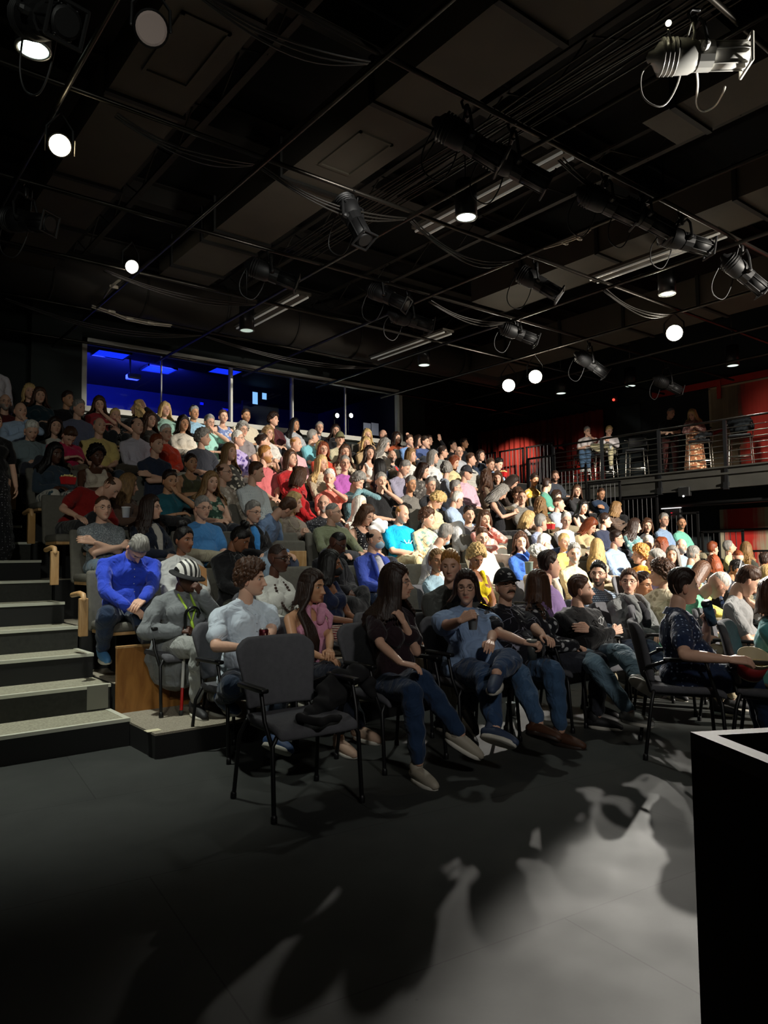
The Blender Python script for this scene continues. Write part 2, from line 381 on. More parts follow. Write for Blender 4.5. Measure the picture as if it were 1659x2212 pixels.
# the booth behind the glass
b = Bag(); box(b, WX0-1.5, WX1+.4, 18.2, 18.3, 3.3, 6.0); struct('wall_booth_back', b, mat('2a2e48', .8))
b = Bag(); box(b, WX0-1.6, WX0-1.5, YW+.2, 18.2, 3.3, 6.0); struct('wall_booth_left', b, mat('2a2e48', .8))
b = Bag(); box(b, WX1+.35, WX1+.45, YW+.2, 18.2, 3.3, 6.0); struct('wall_booth_right', b, mat('2a2e48', .8))
b = Bag(); box(b, WX0-1.5, WX1+.4, YW+.2, 18.2, 5.62, 5.7); struct('ceiling', b, mat('1b1c24', .8))
b = Bag(); box(b, WX0-1.5, WX1+.4, YW+.2, 18.2, 3.2, 3.3); struct('floor', b, mat('101014', .9))
b = Bag(); box(b, float(aty(525, 850, 16.4)[0]), float(aty(602, 850, 16.4)[0]), 16.4, 16.5, 3.3, 5.3); struct('wall_booth_partition', b, mat('22262c', .8))
blue = mat('2848ff', .5, emit=1.3, ecol='1838ff')
for n, (u, v, w) in enumerate([(240, 764, 1.0), (343, 797, 1.0), (486, 801, 1.0)]):
    p = atz(u, v, 5.60); t = thing('ceiling_troffer', ['blue-lit troffer grille nearest the left end of the booth window', 'second blue-lit troffer grille in the booth ceiling', 'third blue-lit troffer at the window head near the white mullion'][n], 'ceiling light', (p[0], p[1], 5.6))
    b = Bag()
    for i in range(6): box(b, -.5, .5, -.28+i*.1, -.22+i*.1, -.02, 0)
    obj('louvre', b, blue, t)
    t.scale = (.62, .8, 1)
    b = Bag(); box(b, -.54, .54, -.34, -.3, -.03, .01); box(b, -.54, .54, .3, .34, -.03, .01); box(b, -.54, -.5, -.34, .34, -.03, .01); box(b, .5, .54, -.34, .34, -.03, .01); obj('frame', b, mat('30343c', .5), t)
p = aty(480, 805, 15.2); 
# projector hanging in the booth
p = aty(281, 808, 15.4); t = thing('projector', 'small pale projector hanging on a stem inside the booth', 'projector', p)
b = Bag(); cyl(b, (0, 0, 0), (0, 0, 5.62-p[2]), .02); obj('stem', b, mat('9090a0', .5), t)
b = Bag(); rbox(b, -.06, .2, -.12, .12, -.1, 0, .02); obj('body', b, mat('b8b8c0', .5), t)
# monitors
for n, (u, v, w, h) in enumerate([(551, 860, .09, .17), (571, 856, .08, .10), (436, 872, .06, .05), (487, 885, .09, .05)]):
    p = aty(u, v, 16.2)
    t = thing('monitor', ['glowing pale blue screen in the booth beside the partition', 'small white screen right of the pale blue one in the booth', 'tiny blue screen left of the white mullion', 'low blue screen behind the heads near the white mullion'][n], 'screen', p)
    b = Bag(); rbox(b, -w, w, 0, .03, -h, h, .01); obj('housing', b, mat('101014', .5), t)
    b = Bag(); box(b, -w+.02, w-.02, -.004, 0, -h+.02, h-.02); obj('screen', b, mat('90c8ff' if n < 2 else '2030ff', .4, emit=1.6 if n < 2 else .4), t)
# two window reflections at the right end, built as glowing balls in the booth
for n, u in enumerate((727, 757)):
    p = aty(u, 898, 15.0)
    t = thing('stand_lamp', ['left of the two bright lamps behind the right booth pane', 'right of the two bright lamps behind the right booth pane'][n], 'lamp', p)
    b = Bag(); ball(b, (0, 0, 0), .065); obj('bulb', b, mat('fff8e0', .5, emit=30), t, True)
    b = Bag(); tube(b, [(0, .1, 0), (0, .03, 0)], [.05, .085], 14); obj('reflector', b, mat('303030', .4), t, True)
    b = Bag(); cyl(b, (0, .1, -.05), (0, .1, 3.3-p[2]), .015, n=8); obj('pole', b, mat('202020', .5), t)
p = aty(727, 897, 16.0)
# notices by the end of the window
for n, u in enumerate((794, 811)):
    p = aty(u, 927, YW-.02); b = Bag(); box(b, p[0]-.11, p[0]+.11, YW+.02, YW+.03, p[2]-.15, p[2]+.15)
    b = Bag(); box(b, -.11, .11, -.004, 0, -.15, .15); tag(obj('notice_sheet', b, mat('8a8fa0', .8), None, False, (p[0], YW-.0, p[2])), ['left of two pale notices on the dark end pane', 'right of two pale notices on the dark end pane'][n], 'notice')
# ---------------- stairs on the left
stair = thing('aisle_stairs', 'carpeted aisle stairs with white nosings along the left of the seating', 'stairs', (0, 0, 0))
nos = mat('cfcfbe', .45)
STX = -4.7
for i in range(1, 18):
    y = 5.5+.44*(i-1); z = .195*i; x1 = X0-.02
    b = Bag(); box(b, STX, x1, y, YW-.03, z-.195, z-.012); obj('riser', b, riser if i % 2 else mat('2c2c28', .9, var=.2, vscale=30), stair)
    b = Bag(); box(b, STX, x1, y+.03, y+.47, z-.012, z); obj('tread_carpet', b, carpet, stair)
    b = Bag(); box(b, STX, x1+.005, y-.006, y+.034, z-.022, z+.003); 
    if i in (1, 3): box(b, x1-.035, x1+.005, y, y+.44, z-.022, z+.004)
    obj('nosing_strip', b, nos, stair)
# notice on the riser
p = aty(211, 1500, 5.93); b = Bag(); box(b, -.08, .08, -.004, 0, -.09, .09); tag(obj('notice_sheet', b, mat('77776c', .8), None, False, (p[0], 5.932, .30)), 'small grey paper sheet taped to the second stair riser', 'notice')
# small cream square on the platform
p = atz(330, 1578, .172); b = Bag(); box(b, -.05, .05, -.035, .035, 0, .003); tag(obj('tape_patch', b, mat('d8d0b0', .7), None, False, (p[0], p[1], .171)), 'cream tape patch on the low carpeted platform', 'tape')
# wooden modesty panel in front of tier one
wood = woodmat('8a5a28', 'a87438'); woodl = woodmat('b88c58', 'd0a878')
t = thing('kick_panel', 'brown wooden modesty panel standing at the front of the first raised tier', 'panel', (X0, 5.86, .17))
b = Bag(); box(b, 0, 1.3, -.02, .02, 0, .5); obj('board', b, wood, t)
b = Bag(); box(b, 0, 1.3, -.024, .03, .5, .515); obj('top_edge', b, woodl, t)
b = Bag(); box(b, .42, .62, -.03, -.02, .06, .17); box(b, .43, .61, -.034, -.03, .16, .175); obj('hatch', b, woodmat('6a4420', '8a5c2c'), t)
# wooden row end posts
for k in range(1, 8):
    t = thing('row_end_post', ['light wooden post at the aisle end of the first raised row', 'light wooden post at the aisle end of the second raised row', 'light wooden post at the aisle end of the third raised row', 'light wooden post at the aisle end of the fourth raised row', 'light wooden post at the aisle end of the fifth raised row', 'light wooden post at the aisle end of the sixth raised row', 'light wooden post at the aisle end of the seventh raised row'][k-1], 'post', (X0-.16, tier_y(k)+.29, .39*k), 0, 'row end posts by the stairs')
    b = Bag(); rbox(b, -.035, .035, -.03, .015, .36, .665, .008); obj('panel', b, woodl if k < 3 else woodmat('96703f', 'a8824c'), t)
    b = Bag(); tube(b, [(.0, .30, .68), (.0, .1, .70), (.0, -.0, .69), (0, -.02, .65)], .022, 10); obj('armrest', b, woodl, t, True)
# ---------------- guard rails on the right end
black = mat('0c0c0d', .45)
for k in range(1, 8):
    y0 = tier_y(k); z = .39*k
    t = thing('guard_rail', ['black barred guard rail beside the %s raised row on the right' % w for w in ('first', 'second', 'third', 'fourth', 'fifth', 'sixth', 'seventh')][k-1], 'railing', (XR, y0, z), 0, 'guard rails down the right side')
    b = Bag(); box(b, -.02, .02, 0, .84, .98, 1.02); box(b, -.02, .02, 0, .04, 0, 1.0); box(b, -.02, .02, .80, .84, 0, 1.0); box(b, -.015, .015, 0, .84, .08, .11); obj('frame', b, black, t)
    b = Bag()
    for j in range(1, 7): cyl(b, (0, .04+j*.11, .1), (0, .04+j*.11, .98), .008, n=6)
    obj('bars', b, black, t)
# ---------------- balcony
BX = 15.0; BZ = 3.12; BY1 = 11.9
b = Bag(); box(b, BX, 16.6, -6.9, 16.4, BZ-.1, BZ); struct('floor', b, mat('1c1c1b', .8))
b = Bag(); box(b, BX-.02, BX+.02, -6.9, 16.4, BZ-.42, BZ+.02); box(b, BX-.08, BX, -6.9, 16.4, BZ-.14, BZ-.1); box(b, BX-.09, BX, -6.9, 16.4, BZ+.0, BZ+.03); box(b, BX-.07, BX, -6.9, 16.4, BZ-.42, BZ-.39)
struct('trim_2', b, mat('45443f', .6, var=.2, vscale=2))
rl = thing('balcony_railing', 'long balcony railing with dark posts and thin horizontal rods', 'railing', (BX, 0, BZ))
POSTY = [3.05, 4.55, 6.05, 7.55, 9.05, 10.55, 12.0]
for y in POSTY:
    b = Bag(); box(b, -.06, -.01, y-.035, y+.035, -.42, 1.0); box(b, -.1, 0, y-.05, y+.05, -.45, -.3); obj('post', b, mat('17181a', .5), rl)
railm = mat('8f8c84', .3, metal=.9)
for j in range(7):
    b = Bag(); cyl(b, (-.035, 2.0, .1+.12*j), (-.035, 12.0, .1+.12*j), .009, n=8); obj('rod', b, railm, rl, True)
b = Bag(); cyl(b, (-.035, 2.0, 1.0), (-.035, 12.0, 1.0), .024, n=12); obj('handrail', b, mat('4a4440', .3, metal=.8), rl, True)
gt = thing('balcony_gate', 'black vertical-barred gate panels before the red curtain', 'gate', (BX-.02, 12.05, BZ))
for yy in (0, .95, 1.95):
    b = Bag(); box(b, -.02, .02, yy, yy+.04, 0, 1.1); box(b, -.02, .02, yy+.82, yy+.86, 0, 1.1); box(b, -.02, .02, yy, yy+.86, 1.07, 1.11); box(b, -.02, .02, yy, yy+.86, .08, .12); obj('frame', b, black, gt)
    b = Bag()
    for j in range(1, 7): cyl(b, (0, yy+.04+j*.115, .1), (0, yy+.04+j*.115, 1.08), .01, n=6)
    obj('bars', b, black, gt)
# beam and pipe under the balcony
b = Bag(); cyl(b, (15.4, -2, 2.45), (15.4, 12, 2.45), .06, n=12); tag(obj('service_pipe', b, mat('2a2a2a', .5), None, True), 'dark service pipe running under the balcony', 'pipe')
p = atx(1478, 1062, 14.93); t = thing('junction_box', 'small dark box with a white spot light under the balcony edge', 'fixture', (14.95, p[1], p[2]))
b = Bag(); rbox(b, -.05, .05, -.13, .13, -.1, .1, .01); obj('case', b, mat('202020', .5), t)
b = Bag(); ball(b, (-.06, 0, -.1), .02); obj('indicator', b, mat('ffffff', emit=3), t, True)
p = atx(1450, 1097, 15.4); t = thing('wall_speaker', 'small device with a white bar light and red dot under the balcony', 'device', p)
b = Bag(); box(b, -.02, .02, -.24, .24, -.015, .015); obj('bar_light', b, mat('e0e0e0', emit=1.2), t)
b = Bag(); ball(b, (0, 0, -.14), .03); obj('indicator', b, mat('ff2040', emit=1.5), t, True)
b = Bag(); rbox(b, .02, .12, -.2, .2, -.25, .05, .02); obj('case', b, mat('141414', .5), t)
# ---------------- curtain and banners
def curtain(name, y0, y1, z0, z1, x, m, seed):
    rs = np.random.RandomState(seed); ny = 260; nz = 10
    ys = np.linspace(y0, y1, ny); w = np.cumsum(rs.uniform(.5, 1.5, ny)); w = w/w[-1]*(y1-y0)*30
    V = []; 
    for side in (0, .02):
        for j in range(nz):
            t = j/(nz-1); z = z1+(z0-z1)*t
            V.append(np.stack([x+side+np.sin(w)*(.022+.012*t)+.02*np.sin(w*.37+t), ys+.015*np.sin(w*2), np.full(ny, z)+(-.03*np.abs(np.sin(w*.5)) if j == 0 else 0)], -1))
    V = np.concatenate(V); Q = []
    for sd in (0, nz):
        for j in range(nz-1):
            a = (sd+j)*ny+np.arange(ny-1); q = np.stack([a, a+1, a+1+ny, a+ny], -1); Q.append(q)
    b = Bag(); b.add(V, np.concatenate(Q)); return obj(name, b, m, None, True)
tag(curtain('stage_curtain', 11.5, 16.1, BZ+.02, 5.2, 16.42, mat('74201a', .8, bump=.2, bscale=90, spec=.2), 3), 'red pleated velvet curtain hanging along the upper right wall', 'curtain')
def streak_mat(name, stops):
    m, nt, bb = nmat(name); N = nt.nodes; L = nt.links
    tc = N.new('ShaderNodeTexCoord'); mp = N.new('ShaderNodeMapping'); mp.inputs['Scale'].default_value = (0, 1, .04)
    n = N.new('ShaderNodeTexNoise'); n.inputs['Scale'].default_value = 14; n.inputs['Detail'].default_value = 4
    L.new(tc.outputs['Object'], mp.inputs[0]); L.new(mp.outputs[0], n.inputs['Vector'])
    sp = N.new('ShaderNodeSeparateXYZ'); L.new(tc.outputs['Object'], sp.inputs[0])
    n2 = N.new('ShaderNodeTexNoise'); n2.inputs['Scale'].default_value = 2.2; n2.inputs['Detail'].default_value = 4; L.new(tc.outputs['Object'], n2.inputs['Vector'])
    a = N.new('ShaderNodeMath'); a.operation = 'MULTIPLY_ADD'; L.new(n.outputs[0], a.inputs[0]); a.inputs[1].default_value = .55; L.new(sp.outputs['Y'], a.inputs[2])
    a2 = N.new('ShaderNodeMath'); a2.operation = 'MULTIPLY_ADD'; L.new(n2.outputs[0], a2.inputs[0]); a2.inputs[1].default_value = .4; L.new(a.outputs[0], a2.inputs[2])
    mr = N.new('ShaderNodeMapRange'); L.new(a2.outputs[0], mr.inputs[0]); mr.inputs[1].default_value = stops[0]; mr.inputs[2].default_value = stops[1]
    r = N.new('ShaderNodeValToRGB'); els = r.color_ramp.elements
    for i, (pos, c) in enumerate(stops[2]):
        e = els[i] if i < 2 else els.new(pos)
        e.position = pos; e.color = (*lin(c), 1)
    L.new(mr.outputs[0], r.inputs[0]); L.new(r.outputs[0], bb.inputs['Base Color']); bb.inputs['Roughness'].default_value = .7
    return m
bm1 = streak_mat('banner', (1.6, 3.4, [(0, 'a82c22'), (1, 'a89878'), (.26, 'c83e30'), (.40, 'b43428'), (.45, '8a3020'), (.5, '62523e'), (.72, '8c7c60')]))
t = thing('mural_banner', 'tall streaked beige brown and red mural panel on the balcony wall', 'mural', (16.5, 6.0, BZ))
b = Bag(); box(b, 0, .08, -3.0, 2.65, .02, 2.05); obj('painted_panel', b, bm1, t)
b = Bag(); box(b, -.01, .09, 2.62, 2.67, 0, 2.08); box(b, -.01, .09, -3, 2.67, 2.03, 2.07); obj('edge_trim', b, mat('b0a080', .6), t)
t = thing('red_banner_strip', 'long red strip running along the wall above the balcony mural', 'banner', (16.45, 6.5, 5.2))
b = Bag(); box(b, 0, .03, -5.0, 3.6, .0, .15); obj('strip', b, mat('b02418', .7, var=.15, vscale=4), t)
b = Bag(); box(b, -.02, .01, 1.85, 1.94, -.30, .12); obj('hanging_tag', b, mat('b83020', .7), t)
b = Bag(); tube(b, [(0, 2.5, -1.05), (0, 2.1, -1.1), (0, 1.85, -1.02)], [.02, .05, .03], 8); obj('ribbon', b, mat('a02018', .7), t, True)
bm2 = streak_mat('banner', (-1.2, 1.6, [(0, '8c8068'), (1, '9a9078'), (.5, 'a49a80'), (.6, 'b02018'), (.78, 'a81c14'), (.86, 'a09880')]))
t = thing('mural_banner', 'shadowed beige and red mural panel under the balcony on the right', 'mural', (16.45, 7.75, .9))
b = Bag(); box(b, 0, .08, -1.15, .75, 0, 1.45); obj('painted_panel', b, bm2, t)
b = Bag(); box(b, -.03, .0, -1.2, .8, .96, 1.0); obj('cross_bar', b, black, t)
# balcony wall door shape
b = Bag(); box(b, 16.55, 16.6, 10.5, 11.2, BZ, BZ+2.05); struct('door_1', b, mat('262e30', .7))
# red exit lamp
p = atx(1326, 862, 16.3); t = thing('exit_light', 'tiny red exit light high on the right wall', 'sign', p)
b = Bag(); rbox(b, 0, .06, -.12, .12, -.08, .08, .01); obj('case', b, mat('301010', .5), t)
b = Bag(); ball(b, (-.01, 0, -.02), .035); obj('lamp', b, mat('ff5040', emit=1.5), t, True)
# ---------------- open black box in the right foreground
c0 = atz(1491, 1581, .9); d1 = np.array([-.17, -.31]); d1 /= np.linalg.norm(d1); d2 = np.array([d1[1]*-1, d1[0]]);
if d2[0] < 0: d2 = -d2
t = thing('black_crate', 'large open-topped black crate filling the right foreground', 'crate', (c0[0], c0[1], 0), math.atan2(d2[1], d2[0]))
L1, L2 = 1.15, .75; cm = mat('1c1812', .9, var=.25, vscale=6, spec=.1); sgn = 1 if (d1@np.array([-d2[1], d2[0]])) > 0 else -1
def ybox(b, x0, x1, a, c, z0, z1): box(b, x0, x1, min(a*sgn, c*sgn), max(a*sgn, c*sgn), z0, z1)
b = Bag(); ybox(b, 0, .04, 0, L1, 0, .86); obj('side_panel', b, cm, t)
b = Bag(); ybox(b, L2-.04, L2, 0, L1, 0, .86); obj('side_panel', b, cm, t)
b = Bag(); ybox(b, .04, L2-.04, 0, .04, 0, .86); obj('end_panel', b, cm, t)
b = Bag(); ybox(b, .04, L2-.04, L1-.04, L1, 0, .86); obj('end_panel', b, cm, t)
b = Bag(); ybox(b, .04, L2-.04, .04, L1-.04, .3, .32); obj('base_board', b, cm, t)
b = Bag(); ybox(b, 0, .045, 0, L1, .86, .9); ybox(b, L2-.045, L2, 0, L1, .86, .9); ybox(b, .045, L2-.045, 0, .045, .86, .9); ybox(b, .045, L2-.045, L1-.045, L1, .86, .9); obj('rim', b, mat('1c160f', .7, var=.3, vscale=15, spec=.2), t)

# ================================================================== CEILING AND RIG
GZ = 5.15
pipe = mat('3c3833', .32, metal=.85)
ORD = ['first', 'second', 'third', 'fourth', 'fifth', 'sixth', 'seventh', 'eighth', 'ninth', 'tenth']
for i, x in enumerate([1.57, 3.38, 5.25, 7.10, 8.92, 10.75, 12.58, 14.4]):
    b = Bag(); cyl(b, (x, -1, GZ), (x, 13.7, GZ), .024, n=10)
    tag(obj('lighting_pipe', b, pipe, None, True), 'grid pipe running from the stage to the booth wall, %s from the left' % ORD[i], 'pipe', 'lengthwise lighting grid pipes')
for i, y in enumerate([2.42, 4.25, 6.10, 7.93, 9.62, 11.5, 13.3]):
    b = Bag(); cyl(b, (-3, y, GZ+.05), (16.2, y, GZ+.05), .024, n=10)
    tag(obj('lighting_pipe', b, pipe, None, True), 'cross grid pipe hung over the seats, %s from the stage' % ORD[i], 'pipe', 'crosswise lighting grid pipes')
# pipe hangers
b = Bag()
# ducts
duct = mat('4a4439', .75, var=.12, vscale=2)
def ductrun(name, label, x0, x1, y0, y1, z0, z1, seams, extra=None):
    t = thing(name, label, 'duct', (0, 0, 0))
    b = Bag(); box(b, x0, x1, y0, y1, z0, z1); obj('duct_body', b, duct, t)
    for s in seams: b = Bag(); box(b, x0-.03, x1+.03, s, s+.06, z0-.035, z1+.02); obj('seam_flange', b, mat('15140f', .7), t)
    b = Bag()
    for (a, c, d, e) in (extra or []): 
        box(b, a, c, d, d+.03, z0-.02, z0); box(b, a, c, e, e+.03, z0-.02, z0); box(b, a, a+.03, d, e, z0-.02, z0); box(b, c-.03, c, d, e, z0-.02, z0)
    if extra: obj('access_panel', b, mat('4a4438', .7), t)
    return t
ductrun('air_duct', 'wide rectangular duct ending above the centre seats', 4.36, 5.2, -3, 11.25, 5.9, 6.35, [3.0, 3.9, 5.6, 7.4, 9.2, 9.6, 10.7], [(4.55, 5.0, 6.1, 6.9)])
ductrun('air_duct', 'rectangular duct over the left aisle beside the glowing lens', 2.2, 2.95, -3, 12.6, 5.9, 6.3, [4.0, 5.3, 7.0, 8.9, 10.3, 11.4], [(2.35, 2.8, 5.6, 6.5)])
ductrun('air_duct', 'rectangular duct above the right half of the seats', 9.3, 10.2, -1, 9.2, 5.9, 6.35, [3.2, 4.4, 6.5, 8.0])
ductrun('air_duct', 'short pale duct end behind the bright spotlight at upper right', 7.0, 7.7, -1, 4.3, 6.0, 6.4, [2.5, 3.9])
ductrun('air_duct', 'low rectangular duct boxes toward the far right', 12.2, 13.2, 4, 12.5, 5.7, 6.2, [5, 6.5, 8, 9.5, 11])
b = Bag(); cyl(b, (-2, 12.5, 6.0), (14, 12.5, 6.0), .42, n=24); 
t = thing('round_duct', 'large round duct running crosswise above the booth window', 'duct'); obj('duct_body', b, mat('35302a', .7, var=.1), t, True)
for x in np.arange(-1.5, 14, 1.5):
    b = Bag(); tube(b, [(x, 12.5+.43*math.cos(a), 6.0+.43*math.sin(a)) for a in np.linspace(0, 2*PI, 33)], .02, 6, cap=False); obj('seam_flange', b, mat('2a2620', .7), t)
# steel: beams and joists
steel = mat('34302a', .8, var=.1)
for i, y in enumerate([-1.2, 1.2, 3.6, 6.0, 8.4, 10.8, 13.2]):
    b = Bag(); z = 6.75
    box(b, -4.8, 16.6, y-.1, y+.1, z, z+.02); box(b, -4.8, 16.6, y-.1, y+.1, z+.33, z+.35); box(b, -4.8, 16.6, y-.008, y+.008, z+.02, z+.33)
    t = thing('steel_beam', 'deep steel roof beam crossing the ceiling, %s from the stage' % ORD[i], 'beam', (0, 0, 0), 0, 'crosswise roof beams'); obj('beam', b, steel, t)
for i, x in enumerate([0.4, 3.5, 6.3, 8.3, 11.2, 14.0]):
    t = thing('bar_joist', 'open web joist running front to back, %s from the left' % ORD[i], 'joist', (x, 0, 6.35), 0, 'open web roof joists')
    b = Bag(); box(b, -.04, .04, -5, 13.9, 0, .03); box(b, -.04, .04, -5, 13.9, .37, .4); obj('chords', b, steel, t)
    b = Bag()
    for j in range(32): tube(b, [(0, -5+j*.59, 0 if j % 2 else .4), (0, -5+(j+1)*.59, .4 if j % 2 else 0)], .011, 6, cap=False)
    obj('web_rods', b, steel, t, True)
# bundles of small conduits beside the wide duct
t = thing('conduit_bundle', 'bundle of thin parallel conduits beside the wide duct', 'conduit')
for j in range(9):
    b = Bag(); pts = [(5.55+j*.06+.02*math.sin(y*1.3+j), y, 5.95+.015*math.sin(y*2+j*2)) for y in np.linspace(0, 9.5, 14)]; tube(b, pts, .011, 6); obj('conduit', b, mat('2e2a24', .4, metal=.5), t, True)
# strip light housings (unlit tubes, a faint glow stands for light they reflect)
for n, (u0, v0, u1, v1, z) in enumerate([(905, 508, 1232, 338, 5.45), (528, 716, 648, 640, 5.45), (805, 778, 972, 722, 5.45), (1265, 606, 1580, 517, 5.45)]):
    p = atz(u0, v0, z); q = atz(u1, v1, z); x = (p[0]+q[0])/2; y0, y1 = sorted((p[1], q[1]))
    t = thing('strip_light', ['double tube strip light right of the glowing central downlight', 'double tube strip light behind the black pendant above the blue window', 'double tube strip light above the middle of the booth window', 'long strip light under the right-hand duct'][n], 'strip light', (x, y0, z), 0, 'unlit strip lights')
    L = y1-y0; b = Bag(); box(b, -.14, .14, 0, L, .05, .09); box(b, -.05, .05, 0, L, .02, .06); obj('housing', b, mat('5a544a', .5), t)
    for s in (-.09, .09):
        b = Bag(); cyl(b, (s, .02, .02), (s, L-.02, .02), .016, n=8); obj('tube_lamp', b, mat('e8e4d8', .25, emit=.10), t, True)
# pendant downlights
dk = mat('15161a', .4)
DL = ['glowing round downlight at the top left above the stairs', 'glowing black pendant downlight in the centre of the ceiling', 'black cylinder pendant above the blue booth window', 'small black pendant above the right end of the booth window', 'pendant downlight with a dark hollow lens at the right', 'small pendant downlight left of the red curtain', 'pendant downlight above the red banner strip', 'farthest small pendant above the balcony']
for n, (x, y, z, e) in enumerate(DOWN):
    t = thing('pendant_downlight', DL[n], 'downlight', (x, y, z))
    b = Bag(); tube(b, [(0, 0, .40), (0, 0, 0)], [.125, .125], 24, cap=False); obj('canister', b, mat('1c1c1e', .35), t, True)
    b = Bag(); r_ = Bag(); th = np.arange(24)*2*PI/24
    V = np.concatenate([np.stack([r*np.cos(th), r*np.sin(th), np.full(24, zz)], -1) for r, zz in ((.13, -.012), (.108, -.012), (.108, .0), (.13, .0))]); Q = grid_faces(4, 24); Q = np.vstack([Q, [[72+j, 72+(j+1) % 24, (j+1) % 24, j] for j in range(24)]]); b.add(V, Q)
    obj('rim', b, mat('8a8a88', .3, metal=.7), t, True)
    b = Bag(); tube(b, [(0, 0, -.006), (0, 0, -.003)], [.106, .106], 24, cap=False)
    em = 5.0 if e >= 1 else (1.2 if e >= .3 else .5)
    obj('lens', b, mat('e8fff0', .3, emit=em), t)
    b = Bag(); cyl(b, (0, 0, .40), (0, 0, 2.0), .01, n=6); obj('stem', b, dk, t, True)
# --- ellipsoidal spotlights
fixb = mat('0d0d0e', .55); fixl = mat('dcd8cc', .35, metal=.2)
def smooth_path(pts, n=6):
    P_ = [np.array(q, float) for q in pts]; P_ = [2*P_[0]-P_[1]]+P_+[2*P_[-1]-P_[-2]]; o = []
    for i in range(1, len(P_)-2):
        for s in np.arange(n)/n:
            a, b_, c, d = P_[i-1:i+3]; o.append(.5*((2*b_)+(c-a)*s+(2*a-5*b_+4*c-d)*s*s+(3*b_-a-3*c+d)*s**3))
    return o+[P_[-2]]
def ellipsoidal(name, label, loc, az, tilt, sc=1.0, body=None, cable=True, group='black stage spotlights hung on the grid'):
    """az: direction the barrel points (deg, from +X ccw); tilt: downwards deg; loc: body centre"""
    t = thing(name, label, 'stage light', loc, math.radians(az), group); body = body or fixb
    a = math.radians(tilt); ca, sa = math.cos(a), math.sin(a)
    def P(x, y, z): return (ca*x+sa*z, y, -sa*x+ca*z)
    b = Bag(); tube(b, [P(-.30, 0, 0), P(-.27, 0, 0), P(-.16, 0, 0), P(-.05, 0, 0), P(0, 0, 0)], [.05, .095, .12, .115, .09], 16); 
    for k in range(4): cyl(b, P(-.25+k*.03, 0, 0), P(-.243+k*.03, 0, 0), .125, n=16)
    obj('lamp_housing', b, body, t, True)
    b = Bag(); tube(b, [P(0, 0, 0), P(.10, 0, 0)], [.10, .10], 14, cap=False); box_pts = [P(x, y, z) for x in (-.02, .06) for y in (-.11, .11) for z in (-.1, .1)]
    tube(b, [P(.02, -.13, 0), P(.02, .13, 0)], .03, 8); obj('shutter_gate', b, body, t)
    b = Bag(); cyl(b, P(.10, 0, 0), P(.34, 0, 0), .085, n=16); 
    for k in range(6):
        an = k*PI/3; tube(b, [P(.1, .088*math.cos(an), .088*math.sin(an)), P(.33, .088*math.cos(an), .088*math.sin(an))], .008, 5)
    obj('lens_barrel', b, body, t, True)
    b = Bag(); q = [P(.34, -.1, -.1), P(.34, .1, -.1), P(.34, .1, .1), P(.34, -.1, .1)]
    for k in range(4): tube(b, [q[k], q[(k+1) % 4]], .012, 6)
    tube(b, [P(.335, 0, 0), P(.345, 0, 0)], [.07, .07], 16, cap=False); obj('colour_frame', b, body if body is fixb else fixl, t)
    b = Bag(); h = GZ-loc[2]
    tube(b, [P(.02, -.15, 0), (0, -.15, .14), (0, -.1, h-.1), (0, .1, h-.1), (0, .15, .14), P(.02, .15, 0)], .014, 6, cap=False); obj('yoke', b, fixb, t)
    b = Bag(); tube(b, [(0, 0, h-.1), (0, 0, h-.02)], .025, 8); tube(b, [(-.03, 0, h-.03), (-.045, 0, h+.02), (-.02, 0, h+.05), (.03, 0, h+.04)], .012, 6); obj('clamp', b, mat('3a3a3a', .4, metal=.8), t, True)
    if cable:
        b = Bag(); pts = [P(-.3, 0, -.02), (-.38, .02, -.1), (-.36, .05, -.25), (-.22, .08, -.30), (-.1, .1, -.12), (-.04, .1, .15), (0, .08, h)]
        tube(b, smooth_path(pts), .0065, 6); obj('power_cable', b, body if body is not fixb else mat('222222', .5), t, True)
    t.scale = (sc,)*3
    return t
silver = mat('b4b2ac', .3, metal=.1)
p = atz(1505, 122, 4.85)
ellipsoidal('ellipsoidal_spotlight', 'bright silver-lit spotlight with looping cables at the top right corner', p, -42, 2, 1.0, silver, True, None)
b = Bag(); pts = [atz(u, v, z) for u, v, z in ((1443, 66, 4.95), (1452, 90, 4.9), (1475, 125, 4.86), (1487, 120, 4.86), (1500, 75, 4.92), (1497, 50, 5.0))]; tube(b, smooth_path(pts), .009, 6); tag(obj('cable_loop', b, fixl, None, True), 'pale V-shaped cable loop beside the silver spotlight', 'cable')
b = Bag(); pts = [atz(u, v, 4.84) for u, v in ((1503, 140), (1507, 180), (1505, 225), (1520, 240), (1545, 228), (1562, 200), (1566, 188))]; tube(b, smooth_path(pts), .009, 6); tag(obj('cable_loop', b, fixl, None, True), 'pale U-shaped cable loop hanging under the silver spotlight', 'cable')
b = Bag(); ball(b, (0, 0, 0), .02); o = obj('indicator_lamp', b, mat('fff8d0', emit=12), None, True, tuple(atz(1444, 50, 5.0))); tag(o, 'tiny sparkling lamp left of the silver spotlight', 'lamp')
